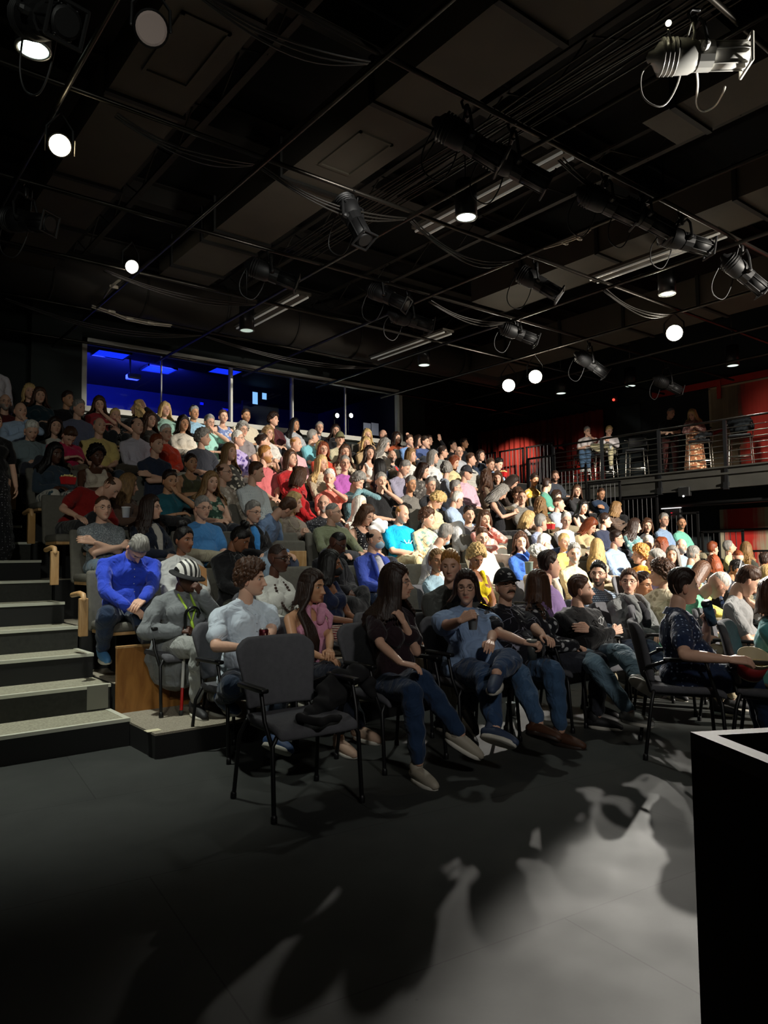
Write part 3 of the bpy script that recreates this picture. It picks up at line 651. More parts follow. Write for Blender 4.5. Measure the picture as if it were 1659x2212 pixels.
FX = [(1010, 305, -35, 32, 'black spotlight hung just above the double tube strip light'), (1110, 360, -35, 28, 'black spotlight with a copper gel frame above the strip light'),
      (762, 470, -80, 60, 'black spotlight pointing down beside the conduit bundle'), (585, 592, -30, 20, 'black spotlight between the duct end and the black pendant'),
      (835, 640, -60, 30, 'black spotlight over the middle of the room with a wire cage'), (885, 690, -20, 12, 'black spotlight just right of the caged one'),
      (1160, 610, -50, 35, 'black spotlight pointing down right above the centre rows'), (1118, 720, -30, 20, 'black spotlight between the grid pipes above the twin bright lamps'),
      (1310, 440, -35, 25, 'left of three spotlights in a row below the silver one'), (1390, 470, -30, 25, 'middle of three spotlights in a row at the upper right'), (1475, 520, -28, 12, 'right of three spotlights in a row with an open ring front'),
      (1605, 590, -35, 40, 'black spotlight at the right edge above the hollow pendant'), (1275, 785, -35, 35, 'small black spotlight right of the twin bright lamps'),
      (55, 478, -60, 15, 'black spotlight on the left pipe near the picture edge'), (1440, 830, -20, 20, 'small dark spotlight just above the red strip'), (95, 42, -80, 30, 'dark spotlight above the big top left downlight')]
PX = [1.57, 3.38, 5.25, 7.10, 8.92, 10.75, 12.58, 14.4]; PY = [2.42, 4.25, 6.10, 7.93, 9.62, 11.5, 13.3]
def hung(u, v):
    best = None
    for z in np.arange(4.5, 5.0, .01):
        q = atz(u, v, z); e = min(min(abs(q[0]-a) for a in PX), min(abs(q[1]-a) for a in PY)); s_ = e+.12*abs(z-4.83)
        if best is None or s_ < best[0]: best = (s_, q)
    return best[1]
for (u, v, az, tl, lab) in FX: ellipsoidal('ellipsoidal_spotlight', lab, hung(u, v), az, tl)
# lit round stage lamps (fresnels / pars)
def parlamp(label, loc, tgt, em, r=.085, lc='fff4dc', barn=False):
    t = thing('par_lamp', label, 'stage light', loc, 0)
    d = (Vector(tgt)-Vector(loc)).normalized(); q = d.to_track_quat('X', 'Z'); t.rotation_mode = 'QUATERNION'; t.rotation_quaternion = q
    b = Bag(); tube(b, [(-.24, 0, 0), (-.2, 0, 0), (-.06, 0, 0), (-.002, 0, 0)], [.05, r*.9, r*1.1, r*1.15], 20, cap=False); obj('lamp_housing', b, fixb, t, True)
    b = Bag(); tube(b, [(0, 0, 0), (.012, 0, 0)], [r, r*.85], 24, cap=False); obj('lens', b, mat(lc, .3, emit=em), t)
    if barn:
        b = Bag()
        for s in (-1, 1): box(b, .0, .1, s*(r+.03)-.003, s*(r+.03)+.003, -r*.7, r*.7)
        obj('barn_door', b, mat('6a5a40', .5), t)
    b = Bag(); iq = q.inverted(); up = iq @ Vector((0, 0, GZ-loc[2])); side = iq @ Vector((0, 0, 0)); 
    tube(b, [(0-.08, r*1.25, 0), tuple(up*.5+Vector((-.08, r*1.2, 0))), tuple(up), tuple(up*.5+Vector((-.08, -r*1.2, 0))), (-.08, -r*1.25, 0)], .012, 6); obj('yoke', b, fixb, t)
    return t
for n, (p, tg, e, _d, _b) in enumerate(BACK_LAMPS):
    parlamp(['blazing stage lamp at the right above the balcony railing', 'right of the twin blazing lamps above the centre rows', 'left of the twin blazing lamps above the centre rows'][n], p, tuple(Vector(tg)*.35+Vector((0, 0, 1.3))*.65), 60, .12)
parlamp('glowing warm round lens on the far left pipe', (1.74*.93, 6.9*.93, 4.86), (.3, .3, 1.3), 22, .085, 'fff0c8', True)
p = atz(285, 576, 4.85); parlamp('small lit lamp left of the big duct end', p, (2.5, 3.0, 1.3), 5, .075, 'fffbe8')
# big scoop with pale diffuser
p = atz(327, 62, 4.85); t = parlamp('pale disc-faced scoop lamp near the top left', p, (0.2, 0.1, 1.2), .10, .10, 'a09088')
# swagged cables along the cross pipes
rs = random.Random(5); kab = mat('26231f', .45)
SW = [((2.0, 6.12), (3.3, 6.12), .10), ((3.4, 6.12), (5.2, 6.12), .14), ((5.3, 6.12), (7.1, 6.1), .22), ((3.0, 9.6), (5.2, 9.6), .10), ((5.6, 4.28), (7.1, 4.28), .12), ((1.6, 4.28), (3.3, 4.28), .18), ((2.2, 11.5), (5.2, 11.5), .16), ((7.2, 7.95), (8.9, 7.95), .12), ((8.9, 6.12), (10.7, 6.12), .14), ((5.3, 11.5), (8.9, 11.5), .12)]
for i, (a, c, s) in enumerate(SW):
    b = Bag()
    for j in range(3):
        pts = [(a[0]+(c[0]-a[0])*t_, a[1]+.02*j+.02*math.sin(t_*7+j), GZ-.02-(s+.03*j)*math.sin(PI*t_)) for t_ in np.linspace(0, 1, 16)]
        tube(b, pts, .009, 6)
    tag(obj('cable_swag', b, kab, None, True), 'dark cable swag tied under a cross pipe, %s in the rig' % ORD[i], 'cable', 'cable swags on the grid')
# pale connectors strip (left)
for n, (pp, lab) in enumerate([([(200, 660), (235, 672), (275, 688), (320, 697), (370, 702)], 'pale bundle of cable connectors above the blue window'), ([(1180, 532), (1215, 522), (1245, 512), (1275, 496)], 'pale cable connectors in front of the three spotlights'), ([(225, 640), (240, 618), (262, 600)], 'pale clamp hardware left of the big duct')]):
    b = Bag(); pts = [atz(u, v, GZ) for u, v in pp]; tube(b, pts, .014, 6); tube(b, [q+np.array([0, .03, -.02]) for q in pts], .01, 6)
    for q in pts[1:-1]: tube(b, [q, q+np.array([.08, 0, 0])], .026, 8)
    tag(obj('cable_connectors', b, mat('b8b0a0', .35, metal=.3), None, True), lab, 'cable')

# ================================================================== PEOPLE
SKIN = {'1': 'dcae94', '2': 'c08f6c', '3': '8a5c42', '4': '553527'}
HAIRC = {'k': '120e0c', 'd': '2a1a12', 'b': '4a3020', 'l': '8a6a44', 'o': 'cfae74', 'r': '7a3a1c', 'g': '8e8a84', 'w': 'dedad0', 's': 'b07a3c'}
# batch voxel remeshing
JOBS = []
def job(bag, voxel, it, cb): JOBS.append((bag.arr(), voxel, it, cb))
def run_jobs():
    global JOBS
    c = bpy.data.collections.new('tmp'); COL.children.link(c); obs = []
    for (V, Q, T), vox, it, cb in JOBS:
        me = to_mesh('t', V, Q, T, False); o = bpy.data.objects.new('t', me); c.objects.link(o)
        r = o.modifiers.new('r', 'REMESH'); r.mode = 'VOXEL'; r.voxel_size = vox; r.adaptivity = 0
        if it: s = o.modifiers.new('s', 'SMOOTH'); s.iterations = it; s.factor = .5
        obs.append(o)
    dg = bpy.context.evaluated_depsgraph_get(); dg.update()
    res = []
    for o in obs:
        e = o.evaluated_get(dg); me = e.to_mesh(); n = len(me.vertices); V = np.empty(n*3, np.float32); me.vertices.foreach_get('co', V)
        m = len(me.polygons); ls = np.empty(m, np.int32); lt = np.empty(m, np.int32); me.polygons.foreach_get('loop_start', ls); me.polygons.foreach_get('loop_total', lt)
        li = np.empty(len(me.loops), np.int32); me.loops.foreach_get('vertex_index', li)
        q = ls[lt == 4]; t = ls[lt == 3]
        res.append((V.reshape(-1, 3).astype(float), li[q[:, None]+np.arange(4)] if len(q) else np.zeros((0, 4), int), li[t[:, None]+np.arange(3)] if len(t) else np.zeros((0, 3), int)))
        e.to_mesh_clear()
    jobs = JOBS; JOBS = []
    for o in obs: me = o.data; bpy.data.objects.remove(o); bpy.data.meshes.remove(me)
    bpy.data.collections.remove(c)
    for jb, r in zip(jobs, res): jb[3](*r)
def vnormals(V, Q, T):
    N = np.zeros_like(V)
    for F in (Q, T):
        if len(F):
            n = np.cross(V[F[:, 1]]-V[F[:, 0]], V[F[:, 2]]-V[F[:, 0]])
            for k in range(F.shape[1]): np.add.at(N, F[:, k], n)
    return N/np.maximum(np.linalg.norm(N, axis=1), 1e-9)[:, None]
def ss(a, b, x): t = np.clip((x-a)/(b-a), 0, 1); return t*t*(3-2*t)
def ico(level):
    bm = bmesh.new(); bmesh.ops.create_icosphere(bm, subdivisions=level, radius=1)
    V = np.array([v.co[:] for v in bm.verts]); T = np.array([[v.index for v in f.verts] for f in bm.faces]); bm.free()
    return V/np.linalg.norm(V, axis=1)[:, None], T
ICO = {4: ico(4), 5: ico(5)}
def facegrid(lv):
    d, T = ICO[lv]; th = np.arccos(np.clip(-d[:, 1], -1, 1)); t2 = PI*(th/PI)**1.55; s = np.where(th > 1e-6, np.sin(t2)/np.maximum(np.sin(th), 1e-6), 0)
    return np.stack([d[:, 0]*s, -np.cos(t2), d[:, 2]*s], -1), T
FICO = {4: facegrid(4), 5: facegrid(5)}
RX, RY, RZ = .074, .093, .118
def skull(d, sex='m'):
    P = d*np.array([RX, RY, RZ]); z = P[:, 2].copy(); zz = np.clip(-z/RZ, 0, 1); fr = ss(-.15, .6, -d[:, 1])
    P[:, 0] *= 1-(.33 if sex == 'f' else .25)*zz**1.7
    back = d[:, 1] > 0
    P[:, 1] = np.where(back, P[:, 1]*(1-.5*zz**1.1), P[:, 1])
    P[:, 1] -= .034*zz**2 + .018*fr*zz**2.5
    P[:, 1] *= 1+.06*ss(0, .6, d[:, 2])*(d[:, 1] > 0)
    return P
def g2(x, z, x0, z0, sx, sz): return np.exp(-((x-x0)/sx)**2-((z-z0)/sz)**2)
def head_arrays(sex, skin, hairc, beard=None, lvl=4):
    d, T = FICO[lvl]; P = skull(d, sex); x, z = P[:, 0].copy(), P[:, 2].copy(); f = ss(.1, .45, -d[:, 1]); ax = np.abs(x)
    dy = -.022*g2(ax, z, 0, -.034, .012, .013) - .014*g2(ax, z, 0, -.012, .010, .024) - .008*g2(ax, z, .012, -.038, .008, .008)
    dy += .012*g2(ax, z, .031, .005, .017, .012) - .006*g2(ax, z, .028, .027, .030, .008) - .005*g2(ax, z, .044, -.022, .016, .018)
    dy += -.007*g2(ax, z, 0, -.064, .021, .010) + .005*g2(ax, z, 0, -.0645, .022, .0025) - .006*g2(ax, z, 0, -.100, .018, .013) + .004*g2(ax, z, 0, -.082, .02, .006)
    P[:, 1] += dy*f*1.15
    P[:, 2] -= .004*g2(ax, z, 0, -.034, .012, .010)*f
    s = np.array(lin(SKIN[skin])); C = np.tile(s, (len(P), 1)); hc = np.array(lin(HAIRC[hairc])) if hairc else s
    def mixc(m, c): C[:] = C*(1-m[:, None])+np.array(c)*m[:, None]
    mixc(.22*f*(g2(ax, z, .042, -.03, .022, .02)+g2(ax, z, 0, -.036, .014, .012)), s*np.array([1.05, .62, .55]))
    lip = f*ss(.25, .6, g2(ax, z, 0, -.064, .024, .0085)); mixc(lip*(.95 if sex == 'f' else .75), s*np.array([.85, .42, .40]))
    mixc(f*.8*ss(.35, .75, g2(ax, z, 0, -.0645, .02, .0035)), s*.25)
    br = f*ss(.3, .6, g2(ax, z, .031, .0255, .020, .0060 if sex == 'm' else .0048)); mixc(br*.95, hc*.55)
    mixc(f*.55*ss(.3, .9, g2(ax, z, .031, .004, .017, .011)), s*.38)  # eye-socket shade put into the skin colour
    if beard:
        side = ss(-.012, -.05, z+.0*ax)*ss(-.45, .0, -d[:, 1]); lipz = 1-ss(.3, .7, g2(ax, z, 0, -.064, .022, .008))
        bm_ = np.clip(side*ss(.010, .030, ax+.035*ss(-.068, -.085, z)) + f*ss(.3, .6, g2(ax, z, 0, -.050, .028, .0055)), 0, 1)*lipz
        if beard == 'm': bm_ = f*ss(.3, .6, g2(ax, z, 0, -.050, .03, .007))
        mixc(bm_*(.45 if beard == 'n' else .9), hc*(1 if beard != 'n' else .8))
        if beard in 'bm': P[:, 1] -= .004*bm_*f; P[:, 2] -= .006*bm_*ss(-.08, -.11, z)
    B = Bag(); B.add(P, None, T); cols = [C]
    # ears
    for sg in (-1, 1):
        e = Bag(); a = sg*.35; ball(e, (sg*.0755, .006, -.012), (.010, .020, .032), [[math.cos(a), -math.sin(a), 0], [math.sin(a), math.cos(a), 0], [0, 0, 1]], 10, 7)
        V, Q, T2 = e.arr(); B.add(V, Q, T2); cc = np.tile(s*np.array([1, .85, .82]), (len(V), 1)); cols.append(cc)
        # eyeballs with lids
        e = Bag(); ball(e, (0, 0, 0), .0122, [[1, 0, 0], [0, 0, -1], [0, 1, 0]], 14, 12); V, Q, T2 = e.arr()
        r = np.hypot(V[:, 0], V[:, 2]); c = np.tile(np.array([.45, .43, .40]), (len(V), 1)); c[(r < .0066) & (V[:, 1] < 0)] = (.03, .02, .012)
        lid = (V[:, 2] > .0035) | (V[:, 2] < -.0065); c[lid] = s*.7; V[V[:, 2] > .0035] *= 1.07
        B.add(V+np.array([sg*.031, -.0680, .004]), Q, T2); cols.append(c)
    V, Q, T = B.arr(); return V, Q, T, np.concatenate(cols)
_HC = {}
def hairline(az, st):
    """lowest elevation (unit z) of hair for azimuth az (0 front .. pi back)"""
    xs = [0, .55, 1.0, 1.35, 1.65, 2.1, PI]
    ys = [.56, .54, .34, .02, -.22, -.50, -.58]
    if st in 'R': ys = [1.2, 1.15, .9, .16, -.12, -.42, -.5]
    if st in 'MLWUPKC' : ys = [.52, .46, .12, -.05, -.25, -.5, -.55]
    return np.interp(az, xs, ys)
def hair_arrays(style, sex, lvl, rs, style2=''):
    st = style
    if st == 'B': return None
    d, T = ICO[lvl]; P = skull(d, sex); az = np.abs(np.arctan2(d[:, 0], -d[:, 1])); g = d[:, 2]-hairline(az, st)
    if st == 'R': g = np.minimum(g, .62-d[:, 2]+.15*(d[:, 1] > .3))
    th = {'S': .012, 'R': .008, 'X': .003, 'M': .020, 'L': .016, 'W': .018, 'C': .028, 'A': .06, 'U': .010, 'P': .012}[st]
    k = rs.uniform(0, 9, 3); g = g+.035*np.sin(d[:, 0]*23+k[0])*np.sin(d[:, 2]*19+k[1])
    side = 1-ss(.1, .55, d[:, 2]); t = ss(-.02, .16, g)*(1-(.45*side if st in 'SRX' else 0)); n = 0
    q = d*(11 if st in 'SRXULMP' else 15)+k
    if st in 'CAW': n = .5*np.sin(q[:, 0]*1.3+1.5*np.sin(q[:, 1]))*np.sin(q[:, 2]*1.2+q[:, 1])*th
    else: n = .28*th*np.sin(q[:, 0]*2.6+1.5*np.sin(q[:, 1]*.6)+.8*np.sin(q[:, 2]*.7))+(.35*th*np.sin(q[:, 0]*.45+k[2])*np.cos(q[:, 1]*.5) if st in 'SM' else 0)
    top = 1+(.9 if st == 'S' and sex == 'm' else .45)*ss(.2, .9, d[:, 2])
    off = -.010+t*(.010+th*top+n)
    P = P*(1-.4*ss(-.04, -.22, g))[:, None] + d*off[:, None]
    B = Bag(); B.add(P, None, T)
    if st == 'A':
        for i in range(16):
            a = rs.uniform(0, 2*PI); e = rs.uniform(.1, 1.4); B_ = np.array([math.cos(e)*math.sin(a)*.09, abs(math.cos(e)*math.cos(a))*.09 if math.cos(a) < 0 else .03, .03+math.sin(e)*.11]); ball(B, B_, .03, None, 8, 6)
    if st == 'C':
        for i in range(70):
            a = rs.uniform(-PI, PI); e = math.asin(rs.uniform(max(-.35, min(.9, float(hairline(abs(a), 'C'))+.12)), 1)); dd = np.array([math.cos(e)*math.sin(a), -math.cos(e)*math.cos(a), math.sin(e)])
            ball(B, dd*np.array([RX, RY, RZ])+dd*.024, rs.uniform(.012, .02), None, 7, 5)
    if st in 'U':
        if style2 == 'k': [ball(B, (rs.uniform(-.02, .02), .03+rs.uniform(-.02, .02), .135+rs.uniform(-.01, .02)), rs.uniform(.03, .042), None, 10, 8) for _ in range(6)]
        else: ball(B, (0, .095, .04), (.034, .034, .034))
    if st in 'P':
        tube(B, [(0, .09, .06), (0, .13, .04), (0, .13, -.06), (0, .11, -.18)], [.02, .03, .028, .01], 8)
    if st in 'MLW':
        L = {'M': .15, 'L': .34, 'W': .28}[st]; nl = 26 if lvl == 4 else 44
        for i in range(nl):
            u = (i+.5)/nl; a = 1.02+u*(2*PI-2.04); aa = min(a, 2*PI-a); sx = math.sin(a); cy = -math.cos(a)
            r0 = rs.uniform(.9, 1.1); l = L*rs.uniform(.88, 1.08)*(1 if aa > 1.4 else .92); pts = []; rad = []
            w = rs.uniform(0, 6)
            for s in np.linspace(0, 1, 8 if st != 'M' else 6):
                if s < .35:
                    e = .75-s/.35*.85; p = np.array([math.cos(e)*sx*RX*1.12, math.cos(e)*cy*RY*1.1, math.sin(e)*RZ*1.05])
                else:
                    q_ = (s-.35)/.65; z = -.01-q_*l; ox = RX*1.12+.012*math.sin(PI*min(q_*1.4, 1)); oy = RY*1.1
                    sh = ss(-.12, -.22, z)
                    p = np.array([sx*ox*(1+.25*sh), cy*oy*(1-.15*q_)+.02*q_+(.015 if cy < 0 else 0)*sh, z])
                    if st == 'M': p[:2] *= 1.06-.12*q_**2
                if st == 'W': p = p+np.array([.010*math.sin(w+s*14), .010*math.cos(w+s*12), 0])
                pts.append(p); rad.append((.017 if s < .9 else .008)*r0*(1.15 if st == 'W' else 1)*(1 if lvl == 4 else .8))
            tube(B, pts, rad, 6 if lvl == 4 else 8)
    return B.arr()
def hand_bag(curl, spread=.0):
    b = Bag()
    for y in (.027, .010, -.009, -.026): tube(b, [(.0, y*.45, 0), (.09, y, 0)], [.016, .0125], 8)
    ys = (.030, .0105, -.0095, -.028); Ls = (.072, .080, .074, .058)
    for y, L in zip(ys, Ls):
        a = 0; p = np.array([.088, y, .0]); pts = [p.copy()]
        for k, fr in enumerate((.44, .31, .25)):
            a += curl*(1, 1.1, .8)[k]; p = p+L*fr*np.array([math.cos(a), y*.9*spread+.02*y, -math.sin(a)]); pts.append(p.copy())
        tube(b, pts, [.0092, .0086, .0078, .0066], 8)
    t = min(curl, .7); tube(b, [(.018, .022, -.004), (.045, .048, -.010), (.072, .056-.02*t, -.018-.02*t), (.092, .050-.035*t, -.024-.03*t)], [.0150, .0120, .0100, .0080], 8)
    return b
HANDS = {}
def mk_hands():
    for nm, c in (('flat', .10), ('relax', .38), ('grip', .95)):
        for hi in (0, 1):
            def cb(V, Q, T, k=(nm, hi)): HANDS[k] = (V, Q, T)
            job(hand_bag(c), .0032 if hi else .0052, 2 if hi else 1, cb)
    run_jobs()
mk_hands()
def shoe_arrays(kind='shoe', hi=False):
    b = Bag()
    tube(b, [(0, .045, .048), (0, 0, .056), (0, -.06, .048), (0, -.125, .036), (0, -.165, .030)], [.036, .041, .041, .038, .029], 12)
    tube(b, [(0, .02, .06), (0, .025, .10)], [.040, .042], 10)
    V, Q, T = b.arr(); V[:, 2] = np.maximum(V[:, 2], .012); V[:, 0] *= 1.02
    return V, Q, T
def sole_arrays():
    b = Bag(); n = 14; th = np.arange(n)*2*PI/n; V = []
    for z in (0, .004, .022, .026):
        s = 1 if 0 < z < .026 else .93
        V.append(np.stack([(.047+.004*(np.sin(th) < 0))*s*np.cos(th), -.060+.128*s*np.sin(th), np.full(n, z)], -1))
    V = np.concatenate(V); Q = grid_faces(4, n); V = np.vstack([V, [0, -.065, 0], [0, -.065, .026]]); k = 4*n
    T = [(k, (j+1) % n, j) for j in range(n)]+[(k+1, 3*n+j, 3*n+(j+1) % n) for j in range(n)]
    return V, Q, np.array(T)
SHOE = shoe_arrays(); SOLE = sole_arrays(); SHOEM = {}
def shoe_mesh(col):
    if col not in SHOEM:
        me = to_mesh('shoe', *SHOE); me.materials.append(mat(col, .6)); s = to_mesh('sole', *SOLE); s.materials.append(mat('c8c4b8' if col != '4a2c1a' else '2a1c14', .6)); SHOEM[col] = (me, s)
    return SHOEM[col]
def ring(b, c, R, r, M, n=20, m=6, sx=1, sz=1):
    pts = [np.array(c)+np.array(M)@np.array([math.cos(a)*R*sx, 0, math.sin(a)*R*sz]) for a in np.linspace(0, 2*PI, n+1)]
    tube(b, pts, r, m, cap=False)
I3 = np.eye(3)
def glasses_arrays(rim=.0016, R=.021, lvl=4):
    b = Bag(); y = -.094
    for s in (-1, 1):
        ring(b, (s*.031, y, .002), R, rim, I3, 18 if lvl > 4 else 12, 5, 1.15, .85)
        tube(b, [(s*.055, y+.004, .008), (s*.072, y+.03, .008), (s*.079, .0, .004), (s*.078, .012, -.008)], rim, 5)
    tube(b, [(-.009, y-.004, .006), (0, y-.006, .008), (.009, y-.004, .006)], rim, 5)
    return b.arr()
def ik(S_, T_, L1, L2, pole):
    S_, T_, pole = map(lambda a: np.array(a, float), (S_, T_, pole)); v = T_-S_; d = np.linalg.norm(v); dm = (L1+L2)*.985
    if d > dm: T_ = S_+v/d*dm; v = T_-S_; d = dm
    a = (L1*L1-L2*L2+d*d)/(2*d); h = math.sqrt(max(L1*L1-a*a, 1e-6)); u = v/d; p = pole-u*(pole@u); p /= max(np.linalg.norm(p), 1e-6)
    return S_+u*a+p*h, T_
def rotx(a): c, s = math.cos(a), math.sin(a); return np.array([[1, 0, 0], [0, c, -s], [0, s, c]])
def roty(a): c, s = math.cos(a), math.sin(a); return np.array([[c, 0, s], [0, 1, 0], [-s, 0, c]])
def rotz(a): c, s = math.cos(a), math.sin(a); return np.array([[c, -s, 0], [s, c, 0], [0, 0, 1]])
# arm presets: (wrist target, elbow pole, back-of-hand vector, finger direction, pose) for the person's +x side; mirrored for the other
ARMS = {
 'lap': [((.035, -.27, .63), (.7, .4, -.5), (.1, -.25, 1), (-.75, -.55, -.25), 'relax')]*2,
 'knees': [((.13, -.36, .635), (.7, .5, -.3), (.1, -.1, 1), (0, -1, -.3), 'relax')]*2,
 'rest': [((.25, -.24, .68), (.6, .6, -.4), (0, -.1, 1), (0, -1, -.2), 'relax'), ((.10, -.32, .63), (.7, .4, -.4), (0, 0, 1), (-.3, -1, -.2), 'relax')],
 'cross': [((-.13, -.175, .79), (.6, -.3, -.7), (0, -1, .2), (-1, .1, .1), 'relax'), ((-.115, -.20, .745), (.6, -.3, -.7), (0, -1, .2), (-1, .0, .15), 'relax')],
 'chin': [((.035, -.16, .99), (.7, -.2, -.6), (.5, -1, .1), (-.3, .1, 1), 'grip'), ((.0, -.22, .70), (.7, .2, -.5), (0, -.3, 1), (-1, -.2, 0), 'relax')],
 'face': [((.05, -.19, 1.03), (.8, -.2, -.6), (.3, -1, 0), (-.35, .25, 1), 'flat')]*2,
 'phone': [((.05, -.28, .80), (.7, .3, -.6), (.3, -.9, .2), (-.5, -.5, .6), 'grip')]*2,
 'up': [((.16, -.22, 1.12), (.8, 0, -.5), (.3, .6, 0), (-.2, 0, 1), 'flat'), ((.04, -.25, .66), (.7, .4, -.5), (0, -.25, 1), (-.75, -.5, -.25), 'relax')],
 'stand': [((.24, .0, .62), (.3, 1, 0), (1, 0, 0), (0, -.15, -1), 'relax')]*2,
}
SHAPE_N = [0]
PEOPLE = []
def headoff(lean, sl, hy, hp, ht=0, stt=1.0):
    R = roty(sl)@rotx(lean); return R@np.array([0, .02, .545*stt])+R@rotz(hy)@rotx(hp)@roty(ht)@np.array([0, -.012, .112])
def solve_seat(u, v, hipy, z0, yaw, hy, hp, lean, sl=0, ht=0, lo=.78, hi_=1.22, D=None):
    st = 1.0
    for _ in range(6):
        hl = headoff(lean, sl, hy, hp, ht, st); hw = rotz(yaw)@hl
        P = aty(u, v, hipy+hw[1]) if D is None else atd(u, v, D)
        if D is not None: hipy = P[1]-hw[1]
        err = P[2]-(z0+.50+hl[2]); kz = (roty(sl)@rotx(lean))[2, 2]*.545
        st = max(lo, min(hi_, st+err/kz*.8))
    hl = headoff(lean, sl, hy, hp, ht, st); hw = rotz(yaw)@hl; P = aty(u, v, hipy+hw[1])
    return (P[0]-hw[0], hipy, z0), st, err
def person(label, loc, yaw=0, sex='m', hair='Sb', skin='1', top='s', tc='aaaaaa', tc2=None, leg='334', legt='t', arms='lap', hyaw=0, hpit=0, htilt=0, lean=0, slean=0,
           stretch=1.0, w=1.0, sc=1.0, hi=False, ex='', legs=None, A=None, shoe='1c1c1e', beard=None, seed=None, stand=False, cat='person', twist=0, hide_legs=False, capc='0e0e10', group=None, headstretch=0, belly=0, scarf=None, hairlen=None):
    """loc: floor point under the hips. faces -Y before yaw. A: dict of arm overrides. returns (root, info)"""
    SHAPE_N[0] += 1; rs = np.random.RandomState(seed if seed is not None else SHAPE_N[0]*7+3)
    lvl = 5 if hi else 4; vs = .009 if hi else .016; vc = .010 if hi else .018
    f = sex == 'f'; st = hair[0]; hc = hair[1] if len(hair) > 1 else 'b'
    hz = .50 if not stand else .92
    sw = (.155 if f else .178)*w
    HIP = np.array([0, 0, hz])
    tor = 1.0*stretch
    RS = roty(slean)@rotx(lean); RT = rotz(twist)
    def up(p):  # torso frame point (z measured with hips at .50) -> local
        q = (np.array(p, float)-np.array([0, 0, .50])); q[2] *= tor if q[2] > 0 else 1
        return RS@(RT@q)+HIP
    neck0 = up((0, .045, .965)); 
    hc0 = up((0, .02, 1.045)); RH = rotz(hyaw)@rotx(hpit)@roty(htilt)
    RHb = RS@RH if abs(lean) < .25 else RS@rotx(-lean*.0)@RH
    headc = hc0+RHb@np.array([0, -.012, .112])
    body = Bag(); fat = (w-1)
    # torso
    def T_(bag, e, lo=True, hi_=True):
        M = RS@RT
        ball(bag, up((0, .0, .515)), np.array([(.175 if f else .165)*w, .125*w, .105])+e, M, 14, 10)
        ball(bag, up((0, -.012-.35*fat*.3-belly*.4, .645)), np.array([(.138 if f else .150)*w+belly*.3, .108+.25*fat+belly*.5, .15*tor])+e, M, 14, 10)
        if hi_:
            ball(bag, up((0, .025, .82)), np.array([(.140 if f else .160)*w, .105+.1*fat, .155*tor])+e, M, 14, 10)
            tube(bag, [up((-sw+.02, .045, .915)), up((0, .035, .925)), up((sw-.02, .045, .915))], [.050+e*.6, .074+e, .050+e*.6], 10)
            if f:
                for s in (-1, 1): ball(bag, up((s*.068*w, -.075-.2*fat*.3, .815)), np.array([.062, .055, .062])*(1+fat*.8)+e, M, 10, 8)
            for s in (-1, 1): tube(bag, [up((0, .045, .985)), up((s*sw*.8, .048, .930))], [.040+e, .042+e*.7], 8)
    T_(body, 0)
    tube(body, [up((0, .05, .94)), hc0+RHb@np.array([0, .012, .03])], [.058 if not f else .048, .053 if not f else .044], 10)
    Lu, Lf = (.265, .24) if f else (.285, .255)
    ar = ARMS[arms]; AR = []
    for i, s in enumerate((1, -1)):
        wt, pole, back, fd, pose = ar[0 if (i == 0) else (1 if ar[0] is not ar[1] else 0)]
        m = np.array([s, 1, 1.0])
        wt = np.array(wt)*m; pole = np.array(pole)*m; back = np.array(back)*m; fd = np.array(fd)*m
        if arms == 'cross' and s < 0: wt = np.array(ar[1][0])*m
        Sh = up((s*sw, .045, .915))
        if stand: wt = wt+np.array([0, 0, .42 if arms != 'stand' else -.0+.22])
        if arms in ('chin', 'face') and i <= (1 if arms == 'face' else 0): wt = headc+RHb@np.array([s*.035, -.10, -.135 if arms == 'chin' else -.10])+np.array([0, -.02, 0])
        elif arms in ('cross', 'phone', 'up') : wt = up(wt) if not stand else wt
        elif not stand: wt = wt+np.array([0, .0, 0])+.15*(up((0, 0, .7))-np.array([0, 0, .7]))
        if A and s in A:
            a = A[s]; wt = np.array(a[0], float); pole = np.array(a[1], float) if a[1] is not None else pole
            if len(a) > 2 and a[2] is not None: back = np.array(a[2], float)
            if len(a) > 3 and a[3] is not None: fd = np.array(a[3], float)
            if len(a) > 4: pose = a[4]
        El, Wr = ik(Sh, wt, Lu, Lf, pole)
        AR.append((Sh, El, Wr)); ra = (1+.35*fat)*(.96 if not f else .86)
        tube(body, [Sh, Sh*.5+El*.5, El], [.052*ra, .046*ra, .038*ra], 10); tube(body, [El, El*.6+Wr*.4, Wr], [.038*ra, .038*ra, .024], 10)
    # legs
    LG = []
    if legs is None:
        if stand: legs = {1: ((.10, -.02, .50), (.10, .02, .09)), -1: ((-.10, -.02, .50), (-.10, .0, .09))}
        else:
            v = rs.randint(0, 4); sp = rs.uniform(.09, .16) if not f else rs.uniform(.06, .10)
            legs = {1: ((sp, -.43, .52), (sp*.9, -.40+rs.uniform(-.05, .05), .09)), -1: ((-sp, -.43, .52), (-sp*.9, -.40+rs.uniform(-.05, .05), .09))}
            if v == 1: legs[1] = ((.02, -.43, .62), (-.12, -.56, .27))
            if v == 2 and not f: legs[-1] = ((-.30, -.30, .60), (.06, -.40, .60))
    rl_ = 1.06+.6*fat
